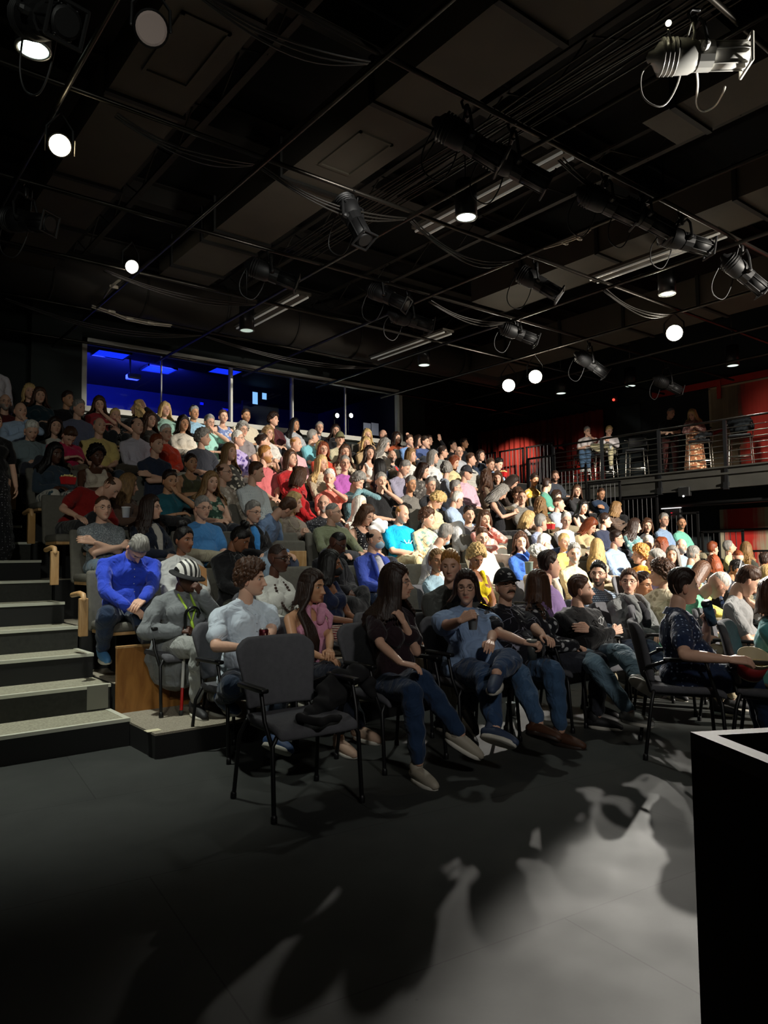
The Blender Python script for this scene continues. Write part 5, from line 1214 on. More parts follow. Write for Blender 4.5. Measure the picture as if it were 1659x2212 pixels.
# ------------------------------------------------------------------ the audience, row by row
DATA = """-14,778,7,m,Sd,1,s|d8d4dc,222,0/0/0,stand,|man standing at the top left corner in a white shirt
11,866,6.6,m,Rg,1,l|5a1a1c,26262a,0/0/0,lap,gb|bearded older man in dark red at the left edge of the upper rows
63,847,7.6,f,Mo,1,l|17171a,222,0/0/0,lap,|woman with a pale blond bob below the dark upper wall
85,876,7,f,Mb,1,l|18323c,222,0/0/0,lap,|woman with brown bob in dark teal beside the pale blond woman
146,863,7,m,Sd,2,p|101012,222,0/25/0,lap,|dark-haired man in black just left of the booth window frame
44,892,6,m,B,1,s|a9bdd6,33384a,0/10/5,chin,|bald man in pale blue shirt resting a hand on his chin
68,930,5,m,Sw,1,l|76858a,333,0/0/30,lap,|white-haired person in grey-teal hoodie with shadowed lowered face
119,922,5.5,f,Md,1,s|c9c7bd,333,0/0/0,lap,x|woman with a dark bob and pale patterned blouse
170,882,6,m,Sg,1,s|8288a0#plaid#3a3c50,333,0/25/5,lap,|man with wavy grey hair in blue-grey plaid shirt
214,889,7,f,Mb,1,t|a03038,222,0/-10/10,chin,|small brown-haired girl in red behind the seated crowd
249,887,6.7,f,So,1,v|17171a#dots#e8e2d4,222,0/0/-5,chin,|short-haired blond woman in black and white spotted tank top
299,882,7,f,Mo,1,l|141416,222,-30/-75/-10,up,|woman in black raising both hands with a phone by the window
356,886,7,f,Mo,1,t|8fb3a4,444,0/5/0,lap,|blond woman in mint green v-neck before the blue window
215,921,5,m,Rg,1,k|d9c27a,3c4450,0/5/0,lap,|balding man in a yellow short-sleeved shirt
149,944,5,f,Sb,1,t|b82450,6a5a4a,0/15/55,chin,|brown-haired person in raspberry top bowing their head
296,921,5,m,Rd,1,s|c9c3cf,4a4238,0/15/0,lap,|man with dark receding hair in pale lavender dress shirt
324,908,6,f,Wb,1,l|3a3630,222,0/10/0,lap,|brown-haired woman in charcoal top behind the lavender-shirted man
358,936,5,f,Sw,1,l|e2492e,c9c4b4,0/5/0,lap,g|white-haired woman with glasses in bright orange-red sweater
396,916,6,f,Md,2,l|e6dccb,222,0/0/0,lap,|smiling dark-haired woman in cream textured knit top
419,893,7,m,Sg,2,k|8fb4cc,334,0/5/0,lap,s|tall grey-haired man in light blue shirt with sunglasses at the neck
118,980,4,f,Lk,4,l|34424f,cfc9bc#floral#3c5560,0/20/10,lap,|woman with long black braids, slate cardigan and floral trousers
208,995,4,f,Ck,4,v|d2c3b0,555,0/10/5,lap,|dark curly-haired woman in cream sleeveless blouse
338,957,4,m,Sr,1,p|2a3246,8c8266,0/20/5,cross,|man in navy polo folding his arms with khaki trousers
240,1052,3,m,Rb,1,k|8a1a16,222,10/50/15,knees,Z|man in dark red shirt leaning far forward to talk
276,1050,3,f,Ll,1,l|5a4438,222,30/50/10,lap,|woman with long light-brown hair in profile behind the red shirt
222,1098,2,m,X,1,k|63686c#speck#9aa0a2,5b7080,0/3/0,cross,g|bald man with glasses in grey speckled shirt and jeans
366,1040,3,m,Sd,2,p|215a66,222,0/10/5,chin,s|man in teal polo with sunglasses pushed up on dark hair
325,1097,2,f,Ld,1,j|1c2230/b5b0a6,333,20/30/0,lap,gN|woman with dark hair and glasses in navy denim jacket
412,1005,4,f,Ud,2,v|4a4a34,222,0/5/0,lap,|woman with hair tied back in olive tank top
452,913,6,m,Sg,1,t|9ed2c4,e6e2d8,0/5/10,chin,g|grey-haired man in mint tee covering his mouth
482,901,7,f,Sb,1,v|6f7fae#floral#c0c8e0,333,0/-5/0,lap,|woman with short brown hair in blue patterned sleeveless top
531,899,7,m,Sd,2,k|cbbfa8,333,0/0/0,lap,n|young man with dark hair and stubble in beige shirt
524,929,6,f,Cg,1,l|8c8484,333,0/0/5,lap,g|woman with curly grey bob and glasses in mauve top
590,907,7,m,Cd,1,t|4a1c22,333,0/25/0,lap,|curly dark-haired young man in maroon tee
579,937,6,f,Ml,1,l|ddd8d0,333,0/10/0,lap,g|woman with light-brown bob and glasses in white top
636,918,7,f,Lk,2,l|b4b8bc,222,0/15/0,lap,|woman with long black hair in pale grey top near the window ledge
690,925,7,f,Sg,1,l|777b84,333,0/-20/0,lap,g|grey-haired woman with glasses against the dark window
725,934,7,f,Ld,1,l|18181c,222,0/-25/0,lap,g|long-haired person with glasses in black by the window end
734,949,6,m,Sg,1,t|c9c0a0,555,0/-25/0,lap,c6e6b4ag|man in an olive cap and glasses
438,946,5,m,Cg,1,p|3c3e46,444,0/50/0,lap,|curly grey-haired man in charcoal polo looking right
513,948,5,f,Sw,1,l|b9a8d6#floral#6a58a0,e8e4da,0/45/0,lap,g|white-haired woman with glasses in lavender top
495,977,4,f,Ll,1,l|3a3a36#floral#b8b4a4,777,0/20/0,lap,|long dirty-blond woman in dark floral blouse
567,954,5,f,Ud,1,v|d9c8a4,333,10/45/0,phone,|dark-haired woman with a bun in cream sleeveless dress
638,959,5,m,Rs,1,s|cf8f96#plaid#e8c8cc,555,0/40/10,lap,|grey-blond balding man in pink checked shirt
675,944,6,m,Sg,1,k|7fc3cf,555,20/55/0,lap,|grey-haired man in aqua shirt turned right
694,949,5.6,f,Co,1,l|cbb59a,555,-30/-40/0,lap,|curly blond woman facing the aqua-shirted man
572,982,4,m,Ss,1,p|cf6f72,777,0/50/0,lap,b|man with reddish-grey beard in salmon polo
627,992,4,f,Mb,1,l|b3262a,333,0/15/-5,lap,|woman with brown layered hair in red top
698,972,5,f,Mr,1,l|d0472f,444,0/-20/0,lap,g|auburn-haired woman with glasses in red-orange top
745,977,5,f,Wb,1,s|c9b9a0#floral#7c6a58,333,0/-20/0,lap,|brown wavy-haired woman in open floral shirt
791,959,6,f,Mo,1,t|c0a47c,444,0/-25/0,lap,s|blond woman with sunglasses on her head in tan top
798,979,5,f,Wd,1,v|e9e4dc,555,0/-20/0,lap,|smiling dark wavy-haired woman in white sleeveless top
484,1002,3,m,Rb,1,s|b0a394#floral#d8cfc2,3a3e48,0/40/0,knees,g|balding man with glasses in beige patterned shirt
552,1017,3,m,Sb,1,s|aab4bc#plaid#e0e2de,555,10/50/10,lap,|brown-haired man in pale blue and white plaid shirt
694,1002,4,f,Lo,1,l|d9c9ae#stripe#8c7c64,666,0/10/0,lap,|blond woman in cream striped cardigan
712,1027,3,f,Sw,1,t|e07f6e,666,-20/-20/15,chin,|white-haired woman in coral top touching her face
745,1002,4,m,Sg,1,p|b25fae,666,0/-25/0,lap,g|grey-haired man with glasses in magenta polo
772,1030,3,m,Cg,1,s|41707c#plaid#8fb0b4,555,0/20/30,face,|grey-haired person in teal plaid covering face with both hands
455,1042,3,f,Ll,1,v|2c4a3c#floral#8fa892,333,0/5/5,lap,|woman with long brown hair in dark green leafy top
437,1098,2,m,Sg,1,p|4a88c4,b0a890,0/5/5,lap,g|grey-haired man with glasses in bright blue polo
646,1017,3,f,Mb,1,l|c01f24,333,40/60/20,lap,|brown-bobbed woman in red looking down to the right
617,1043,2,m,Sb,1,s|6f88ac,4a5266,35/55/20,knees,F|brown-haired man in blue dress shirt leaning forward on his knees
634,1068,2.6,f,Mo,1,l|8c8074,9a8c7c,0/45/10,phone,N|woman with long blond hair in taupe top
699,1060,2.6,m,Rg,1,k|1f2126#dots#7a7c84,444,-15/-25/0,rest,gb|smiling grey-bearded man with glasses in black patterned shirt
546,1106,2,f,Sg,1,j|1c1a1c/3f8fd8,9ab0c4,0/20/10,lap,g|grey-haired woman with glasses in blue tee and black cardigan
719,1108,2,m,Xg,1,s|7a8064,3c3e44,0/40/0,knees,g|grey-haired man in olive green shirt looking right
777,1066,2.6,f,Lw,1,v|e2d6bc,cdd0bc,0/25/0,lap,|woman with long white-blond curls in cream top
790,1113,2,f,Mb,1,v|16161c#dots#e2e2e2,333,0/20/25,lap,g|brown-bobbed woman with glasses in black polka dot top
397,1166,1,f,Uk,3,j|c9c9c6/d8d8d4,4a4f48,0/20/5,lap,|dark-skinned woman with a top bun in white denim jacket
518,1163,1,f,Uk,3,j|141416/1c1c1e,3a3a30,10/35/35,lap,|woman in black leather jacket looking down
827,940,7.6,m,B,1,l|1c1c20,222,0/15/0,lap,|bald man standing out against the dark doorway
793,958,7,f,Mo,1,l|a8896a,444,0/-20/0,lap,s|tawny-haired woman with sunglasses on her head in beige
830,961,6,f,Wg,1,l|dcd6ca,555,0/40/15,lap,|woman with long grey wavy hair in white turned right
856,947,7.5,f,Md,1,t|a04a28,222,0/5/0,up,|dark-haired woman in orange in the shadowed back row
847,976,5.6,m,Rg,1,j|6a6f7a/e0413a,333,0/-25/0,lap,b|balding bearded man in grey jacket over red shirt
884,957,7,m,Sb,1,s|6f8fc0,333,0/5/0,lap,|brown-haired man in medium blue shirt in the back row
903,953,7.6,f,Md,1,t|8a4a30,222,10/0/0,lap,|shadowed brown-haired woman in rust top at the back
918,967,7,m,Sd,1,s|4a5a88,333,0/20/5,lap,|dark-haired young man in navy blue shirt
926,952,7.6,m,Sd,1,l|1a1a1e,222,0/10/0,up,|man waving one hand in the dark behind the navy shirt
956,977,6,m,Sd,1,k|7c7f80#plaid#b0b0a8,333,0/55/0,lap,g|dark-haired man with glasses in grey plaid facing right
978,963,7.5,m,Sk,1,l|121214,222,0/15/0,lap,|black-haired person in black in the dark last row
1002,958,7.6,m,Sd,2,l|1e2228,222,0/25/0,lap,|shadowed man in dark shirt left of the red curtain
992,977,6,m,B,1,s|b9bcc2,333,0/-25/0,lap,g|bald man with glasses in light grey shirt
1038,985,6,f,Wd,1,j|2a3648/202024,222,0/-5/0,lap,|dark-haired woman in navy jacket in the dim upper right
887,984,5,f,Ml,1,l|e9e4dd,555,0/20/0,lap,|blond-brown woman with bangs in white knit and red collar
935,988,5,f,Mg,1,s|e8e8e6,555,0/30/0,lap,|grey-brown haired person in bright white shirt
980,998,5,f,Lr,1,l|e6d6a4,777,0/20/25,lap,|woman with long auburn hair in pale yellow top
1016,993,5,m,Sb,1,k|cfccc2#stripe#8c8c88,a09070,0/35/0,lap,|young brown-haired man in white striped shirt
1076,986,5,m,Sk,1,s|93b4d8,3a3e48,0/5/25,lap,|black-haired man in light blue shirt with red popcorn carton
873,1007,4,m,Sg,1,s|9a96aa,444,0/25/30,lap,|grey-haired man in lavender-grey shirt looking down
819,1009,4,f,Lk,2,v|2a1e1a,333,100/110/0,lap,|woman with long dark hair seen from behind in brown
964,1012,4,m,Cg,1,s|9aa4b4,555,60/70/0,lap,|man with grey-brown curls turned away in grey-blue shirt
913,1017,4,f,Md,1,l|4c4844#floral#8a8680,444,0/30/15,lap,|dark-bobbed woman in dark floral dress
1007,1022,4,m,Sg,1,s|d8b4c4,b4ab94,0/35/10,lap,c2a2a30|man in dark cap and pink shirt
1059,1003,5,f,Ub,1,j|1e1c20/605a54,333,0/-10/15,lap,|woman with brown hair tied back in dark jacket
1050,1029,4,f,Wb,1,l|7a6a58,6a604e,50/70/0,lap,|woman with long brown curls in taupe sweater from the side
1075,1030,4.5,f,Mb,1,l|c0a890,555,-20/-30/10,lap,|small face of a woman beside the taupe sweater
823,1040,3,m,Sg,1,t|141416,3f5a78,0/-20/5,chin,|grey-haired man in black shirt with hand on his chin
887,1037,3,m,Sg,2,k|8f8c84#plaid#4a4642,333,0/-5/5,lap,|grey-haired man in grey and brown plaid shirt
930,1045,3,f,Sg,1,j|24262a/6a6a66,444,0/-10/10,lap,g|short-haired older woman with glasses in black cardigan
983,1042,3,m,Sg,1,s|23262e,4a6a90,0/45/5,lap,g|grey-haired man with glasses in dark navy shirt
1083,1062,3,f,Wg,1,v|1a1a1e,222,30/25/45,phone,|woman with grey curls in black sleeveless top reading
1117,1057,3.6,f,Cb,1,l|8c8a86#plaid#b8b4ac,555,0/-35/20,lap,s|brown-haired woman with sunglasses on her head in grey check
1107,1040,4,f,Ld,1,l|3a302a,333,10/30/45,lap,|woman with drooping brown hair in brown looking down
1154,1036,4,f,Ud,2,l|cf9a3a#floral#efd8a0,444,0/-22/20,lap,|dark-haired woman in yellow and white floral blouse
1181,1048,4,m,Sd,1,p|4c8a76,333,30/60/10,lap,|dark-haired man in green polo turned right near the railings
1199,1030,5,m,Sb,1,s|2c3038#plaid#565c68,222,0/-40/0,lap,b|bearded man in dark plaid at the end of an upper row
1201,1063,3.6,f,Md,1,l|2a1c1a,222,0/0/10,lap,|shadowed dark-haired woman in maroon-brown
1128,1075,3,m,X,1,k|8f8c84#stripe#5c5a56,555,0/-45/0,lap,g|bald man with glasses in grey striped short-sleeved shirt
987,1080,3,m,Sw,1,s|a8bcd8,444,30/45/25,lap,g|white-haired man with glasses in light blue shirt looking down
943,1095,3,f,Co,1,l|d8c9a4,bbb,20/30/50,lap,|curly blond woman in cream cardigan bending her head down
922,1120,2,f,Cb,1,l|d8c6a0#floral#7c9c94,ccc0a0,0/25/5,lap,|brown curly-haired older woman in cream floral blouse
868,1110,2,m,Rs,1,t|00a3cf,cfc094,0/15/15,lap,T|large balding man in bright turquoise tee with white print
1013,1113,2,m,Sd,1,t|6f6a6c,555,0/-28/0,lap,s|dark grey-haired man in grey-mauve tee with glasses on his head
1046,1123,2,f,Mb,1,l|d98f86#floral#f0d8cc,e8d0c0,0/-20/0,chin,|brown-haired woman in red floral blouse with hand near her ear
1167,1094,3,f,Wl,1,l|6a5238,555,60/80/0,lap,|woman with wavy golden-brown hair turned away
1206,1089,3,m,X,1,s|a8b0bc,555,10/35/0,lap,|bald man in pale blue-grey shirt facing right
1259,1097,3,f,Lk,1,v|121214,222,0/-20/10,lap,|woman with long black hair in black sleeveless top
1246,1069,4,f,Lb,1,l|2a2a2c,222,0/-35/0,lap,g|brown-haired woman with glasses in the dim right rows
1298,1068,4,m,X,2,s|2c3c54,222,0/-20/20,cross,|balding man in slate blue sitting with folded arms by the railing
1331,1105,3,f,Ml,1,l|3c2c26#stripe#7c6858,222,10/45/10,phone,|blond woman in dark striped top holding up a phone
1306,1125,2,m,Sd,1,l|262c40,333,0/45/0,lap,g|dark-haired man with glasses in navy hoodie
1223,1124,2,m,Sw,1,s|e6e6e8,555,0/-42/10,knees,|white-haired man in crisp white dress shirt
1274,1136,2,f,Mr,1,l|c9b48a,555,0/10/35,lap,|auburn-haired woman in tan jacket looking down
1370,1136,2,f,Ld,1,l|5a8080#floral#a8c0bc,444,0/40/10,lap,g|dark-haired woman with glasses in teal floral blouse
1398,1136,2,f,Mb,1,l|2e2c2e,333,0/-45/5,lap,g|brown-bobbed woman with glasses in charcoal top
1434,1124,2,m,Sg,1,s|8fa8c8,445,0/-25/0,lap,g|grey-haired man with glasses in light blue shirt on the right
1472,1130,2,m,Xd,2,p|7cc8b0,555,0/-45/0,lap,n|dark-bearded young man in mint green polo
1331,1164,1,m,Sd,1,s|a8c4ec,445,0/35/5,lap,g|dark-haired man with glasses in sky blue dress shirt
1168,1130,2,m,Sg,1,s|7c8fc4#plaid#d0d8ec,445,20/50/0,lap,|grey-haired man in blue checked shirt facing right
1140,1123,2,f,Mo,1,l|e8e8e8#stripe#202024,333,15/40/20,lap,|blond-bobbed woman in black and white striped top
1174,1174,1,m,Sw,1,s|e4dcc8,777,20/50/20,lap,g|white-haired man with glasses bowed to the right
1162,1205,0,f,Cw,1,l|e0d0b8,777,110/110/10,lap,|person with white curls seen from behind
1125,1171,1,f,Mb,1,l|3560b4,556,0/-40/0,chin,|brown-haired woman in royal blue blouse with hand to her mouth
1041,1161,1,m,Sb,1,s|e6dccb,777,0/-30/10,lap,gb|brown-bearded man with glasses in cream shirt
808,1166,1,m,Rk,1,j|3a4ea8/c8c4cc,445,0/30/0,lap,M|man with receding black hair and blue face mask in blue vest
960,1155,1,m,Sg,1,s|efece4,555,40/60/10,knees,ML|grey-haired masked man in white shirt leaning far to his side
728,1173,1,m,Xk,4,j|1a1a1e/202024,222,10/30/30,lap,g|dark-skinned man with short black hair in dark suit
1028,1203,0,f,Co,3,v|d8c01c,222,-10/-10/30,lap,|woman with highlighted curls in bright yellow halter dress
943,1212,0,f,Ul,2,l|a8c8d8,8aa,20/-40/0,lap,|woman with braided light hair in pale denim
1218,1172,1,f,So,1,l|d8c060,777,10/-30/0,lap,|short-haired blond woman in yellow top
1240,1196,0,m,Sg,1,s|cdb98c,555,0/-42/5,lap,b|grey-bearded man in tan shirt
1290,1183,1,f,Lo,1,l|d0b8a0#floral#8c6c5c,777,40/80/0,lap,|long blond woman in tan patterned top seen from behind
1400,1174,1,m,Sw,1,s|a8b0b8#plaid#d8dcdc,445,0/-48/20,lap,|white-haired sunburnt man in pale checked shirt
1428,1180,1,f,Mr,1,l|6a4436,555,110/130/0,lap,|back of an auburn-haired head in the right rows
1384,1199,0,f,Cs,1,l|cf8a2a,555,110/120/0,lap,|strawberry-blond woman in mustard seen from behind
1472,1180,1,m,Rg,1,s|7c8c9c,445,0/-20/0,lap,b|bald man with grey moustache and beard in slate shirt
1453,1199,0,f,Lg,1,l|46586c,444,-30/-38/0,lap,|woman with long grey hair looking toward the camera
1497,1199,0,m,Sg,1,l|7cc4cc,445,20/50/10,lap,g|grey-haired man with glasses in aqua tee facing right
1539,1186,1,f,Sr,1,l|141414,222,20/50/0,lap,|maroon-haired woman in black
1575,1183,1,f,Sg,1,l|d0c88c,555,10/35/-15,lap,|grey-haired person in pale yellow tilting their face up
1594,1205,0,m,Xr,1,l|2c2c30,333,60/90/0,lap,|short red-haired man in dark shirt from behind
1612,1199,1,f,Ll,1,l|3c3c34,333,60/70/0,lap,|dim blond woman behind the red-haired man
1653,1211,0,m,Sd,2,s|9a6a4c#plaid#5c3c2c,333,20/50/0,lap,gb|bearded man with glasses in brown plaid at the right edge
1515,1233,-1,f,Lb,1,l|d8c860,555,20/50/40,lap,|brown-haired woman hanging her head in yellow
1543,1222,0,f,Mr,1,l|a08878,555,60/80/20,lap,|auburn-haired woman with lowered head from behind
1590,1230,-1,f,Sk,2,l|2a2c34,333,10/35/25,lap,gH|dark-haired person with a headband and glasses
1418,1205,D8.2,m,Sg,1,l|b8a4cc,555,100/120/0,lap,|grey-haired man in lavender sweater seen from behind
1429,1240,D7.1,f,Cb,1,l|d8ccb0#floral#a89c80,555,95/110/0,lap,|woman with thick brown curls in cream print blouse from behind
1387,1262,D7.4,f,Sd,2,l|8c7a70,444,-10/10/10,lap,g|small-faced woman with glasses peering beside the fleece collar
1550,1262,D6.4,m,Xw,1,p|7cc8a0,777,20/35/20,knees,Fg|white-haired man with glasses in mint green polo leaning forward
1612,1255,D6.1,m,Sb,1,t|8c8c8c,777,15/30/35,chin,|teenage boy in grey tee looking down with chin on hand
1656,1252,D6.9,f,Lo,1,s|c8d4d4#plaid#8ca4b0,777,30/70/0,lap,|blond person in white checked shirt cut by the right edge
1672,1290,D4.9,f,Mb,1,l|5fa8ac,555,20/60/0,lap,|person in teal sweater cut off by the right edge
1293,1240,D7.4,m,Sk,1,s|aebfd0#plaid#24344c,445,-15/-50/0,lap,gbS|smiling black-haired bearded man with glasses in blue plaid
1185,1221,D6.6,m,Sd,1,l|7a6490,555,20/40/0,lap,|dark-haired heavy young man in purple shirt facing right
1162,1266,D6.0,f,Lb,1,l|1e1e24#floral#c8c8c8,333,40/60/0,lap,|woman with long ombre brown hair in black floral top
862,1262,-1,m,Sb,1,s|c87c60#plaid#e0b098,b0a894,20/40/0,lap,|man in salmon checked shirt hidden behind the long-haired young woman
973,1222,D5.9,m,Ss,1,j|4a4c48/5c6058,556,-20/-30/5,lap,|reddish-haired man in dark grey-green jacket behind the cup-holding woman
712,1219,0,f,Lk,3,v|1c2440,8a3038#plaid#d0c0b0,20/35/5,lap,K|woman in black face mask and navy sleeveless top
600,1206,0,f,Xd,4,l|d8d8d0,d4d4cc,10/20/5,lap,gN|woman with cropped grey hair, dark glasses and chunky bead necklace in white"""
def tl(s): return s
PLACED = []
# people whose shoulders would meet in one row sit a little forward or back of each other
_pre = {}
for line in DATA.strip().split('\n'):
    q = line.split(','); r_ = q[2]
    if r_[0] == 'D' or float(r_) < -.5: continue
    k_ = int(float(r_)); y_ = (tier_y(k_)+.55 if k_ > 0 else 5.55)+(float(r_)-k_)*.88
    _pre[line] = (k_, float(aty(float(q[0]), float(q[1]), y_)[0]), y_, float(q[1]))
ADJ = {}
for la, a in _pre.items():
    for lb_, b_ in _pre.items():
        if a[0] == b_[0] and a[1] < b_[1] and math.hypot(a[1]-b_[1], a[2]-b_[2]) < .44:
            n_ = (math.sqrt(max(0, .44**2-(a[1]-b_[1])**2))-abs(a[2]-b_[2]))/2; n_ = max(0, min(.17, n_)); sg = 1 if (a[2]-b_[2], -(a[3]-b_[3])) > (0, 0) else -1
            ADJ[la] = max(-.2, min(.2, ADJ.get(la, 0)+sg*n_)); ADJ[lb_] = max(-.2, min(.2, ADJ.get(lb_, 0)-sg*n_))
for line in DATA.strip().split('\n'):
    head, label = line.split('|man ', 1) if '|man ' in line and False else (line.rsplit('|', 1)[0], line.rsplit('|', 1)[1])
    left, rest = head.split('|', 1)
    f1 = left.split(',')            # u,v,row,sex,hair,skin,topkind
    u, v, row, sex, hair, skin, top = float(f1[0]), float(f1[1]), f1[2], f1[3], f1[4], f1[5], f1[6]
    # rest: colour[/inner],leg,yaw/hyaw/hpit,arms,extras
    r = rest.rsplit('|', 1); ex = r[1] if len(r) > 1 else ''
    parts = r[0].split(',')
    tc = parts[0]; tc2 = None
    if '/' in tc: tc, tc2 = tc.split('/')
    if len(parts[1]) == 3: lg = {'222': '222224', '333': '2c2e36', '444': '33405a', '555': '8a8068', '777': 'a89c80', '666': '55504a', '445': '2a3c5c', '556': '30343c'}.get(parts[1], parts[1])
    else: lg = parts[1]
    yaw, hy, hp = [math.radians(float(a)) for a in parts[2].split('/')]
    arms = parts[3]; exx = ex; 
    if parts[4:] : ex = parts[4]
    hi = False; z0 = 0; lean = 0.0
    if top == 'Xg': top = 's'
    capc = '0e0e10'
    if ex.startswith('c') and len(ex) > 6: capc = ex[1:7]; ex = 'c'+ex[7:]
    if row[0] == 'D':
        P = atd(u, v, float(row[1:])); Y = P[1]; z0 = 0; hi = float(row[1:]) < 7.5; hx = P
        hipy = Y-.02
    else:
        k = int(float(row)); hipy = (tier_y(k)+.55 if k > 0 else (5.55 if k == 0 else 4.75))+(float(row)-k)*.88+ADJ.get(line, 0); z0 = .39*k if k > 0 else (.17 if k == 0 else 0)
        hi = k <= 0; 
    if arms == 'stand': 
        P = aty(u, v, 11.9); pr = person(label, (P[0], P[1], P[2]-1.6), 0, sex, hair, skin, top, tc, tc2, lg, stand=True, arms='stand'); continue
    sl = 0.0
    if 'F' in ex: lean = .55
    if 'Z' in ex: lean = .35; sl = .55
    if 'ML' in ex: lean = .35
    hp_ = hp
    if row[0] == 'D': (x, hipy, _), stt, er = solve_seat(u, v, 0, z0, yaw, hy, hp, lean, sl, D=float(row[1:]))
    else:
        _l, stt, er = solve_seat(u, v, hipy, z0, yaw, hy, hp, lean, sl, lo=1, hi_=1)
        if k > 0: hipy += max(-.14, min(.14, er*.8))
        (x, hipy, _), stt, er = solve_seat(u, v, hipy, z0, yaw, hy, hp, lean, sl)
    wf_ = 1.0
    if 'heavy' in label or 'large' in label: wf_ = 1.18
    elif sex == 'm': wf_ = [1.0, 1.06, .97, 1.1][int(u) % 4]
    else: wf_ = [.96, 1.0, 1.08][int(u) % 3]
    beard = 'b' if 'b' in ex else ('n' if 'n' in ex else ('m' if 'm' in ex else None))
    exg = ex.replace('Z', '').replace('F', '').replace('b', '').replace('n', '').replace('m', '')
    legt = 't'
    if arms == 'up' or arms == 'face' or arms == 'phone': pass
    if lg in ('33405a', '2a3c5c', '3f5a78', '5b7080'): legt = 'd'
    person(label, (x, hipy, z0), yaw, sex, hair, skin, top, tc, tc2, lg, legt, arms, hy, hp_, 0, lean, sl, stt, wf_, 1.0, hi, exg, beard=beard, capc=capc, hide_legs=(not hi), group='audience members on the rows')
    PLACED.append((label, x, hipy, z0, row))
    short = ' '.join(label.split()[:11])
    if row[0] != 'D' and float(row) >= 1: place_seat(x, hipy+.02, z0, 'grey seat under the '+short)
    else: place_chair(x, hipy+.02, yaw if abs(yaw) < .8 else 0, 'dark floor chair under the '+short, z0)
    if len(JOBS) > 120: run_jobs()
run_jobs()
# empty seats
for n, (u, v, k, up_, lab) in enumerate([(253, 1008, 3, False, 'empty grey seat back behind the curly-haired woman in cream'), (309, 1051, 3, True, 'empty grey seat between the navy polo man and the profile woman'),
        (518, 1112, 2, False, 'empty grey seat left of the man in blue dress shirt'), (612, 1165, 1, True, 'empty folded seat with wooden pan and number disc, left one in the centre'), (660, 1060, 3, False, 'empty grey seat beside the woman looking down in red'),
        (836, 1118, 2, False, 'wide empty seat back left of the turquoise tee'), (812, 1120, 2, False, 'empty seat back beside the polka dot top'), (998, 1118, 3, False, 'empty grey seat behind the grey-mauve tee'), (1067, 1128, 3, False, 'empty grey seat back left of the striped-shirt bald man'),
        (1088, 1131, 3, True, 'empty seat next to the bald man in grey stripes'), (1082, 1135, 2, True, 'empty folded seat showing its wooden pan and dark number disc on the right'), (1092, 1182, 1, False, 'empty grey seat behind the royal blue blouse'),
        (872, 1240, 0, False, 'pale empty seat back lit behind the masked man'), (640, 1235, 1, False, 'empty grey seat right of the cropped-haired woman in white')]):
    if k > 0: k = min(range(1, 8), key=lambda q: abs(aty(u, v, tier_y(q)+.68)[2]-(.39*q+(.66 if not up_ else .62))))
    z0 = .39*k; y = tier_y(k)+.55
    if k == 0: y = 5.6; z0 = .17
    P = aty(u, v, y+.1)
    if any(abs(P[0]-q[1]) < .30 and abs(y-q[2]) < .35 for q in PLACED): continue
    place_seat(P[0], y, z0, lab, up_)

# ================================================================== FOREGROUND PEOPLE, PROPS
def W2L(P, loc, yaw): 
    q = np.array(P, float)-np.array(loc, float); return rotz(-yaw)@q
def pt(s):
    k = s[0]; return atz(*s[1:]) if k == 'z' else (atd(*s[1:]) if k == 'd' else (aty(*s[1:]) if k == 'y' else np.array(s[1:])))
def fg(label, u, v, hipy, z0=0, yaw=0, hy=0, hp=0, lean=0, slean=0, ht=0, legs=None, A=None, **kw):
    yaw, hy, hp, ht = map(math.radians, (yaw, hy, hp, ht))
    loc, st, _e = solve_seat(u, v, hipy, z0, yaw, hy, hp, lean, slean, ht)
    L = None
    if legs:
        L = {}
        for s, t in legs.items():
            L[s] = tuple(W2L(pt(q), loc, yaw) if isinstance(q[0], str) else np.array(q, float) for q in t)
    AA = None
    if A:
        AA = {}
        for s, t in A.items(): t = list(t); t[0] = W2L(pt(t[0]), loc, yaw) if isinstance(t[0][0], str) else np.array(t[0], float); AA[s] = tuple(t)
    i = person(label, loc, yaw, hyaw=hy, hpit=hp, htilt=ht, lean=lean, slean=slean, stretch=kw.pop('stretch', st), legs=L, A=AA, hi=True, **kw)
    i['loc'] = loc; i['yaw'] = yaw; return i
def to_world(i, p): return rotz(i['yaw'])@np.array(p)+np.array(i['loc'])
G = 'people in the front rows'
# young woman with very long hair
i = fg('young woman with very long dark hair and glasses in jeans with crossed legs', 853, 1258, 3.92, 0, 2, 42, 0, lean=.04, sex='f', hair='Ld', skin='1', top='t', tc='24141a', leg='1e3350', legt='d', w=.98, ex='g', hairlen=2.1,
       legs={-1: (('z', 880, 1492, .53), ('z', 905, 1655, .10), (-.15, -1, -.05)), 1: (('z', 915, 1462, .62), ('d', 1000, 1592, 4.55), (.55, -.75, -.5))}, shoe='a09888',
       A={1: (('d', 872, 1345, 4.9), (.6, .1, -.9), (.4, -1, 0), (-.5, .2, .8), 'grip'), -1: (('z', 880, 1455, .66), (-.8, .5, -.3), (0, -.2, 1), (.9, -.5, 0), 'relax')})
girl = i
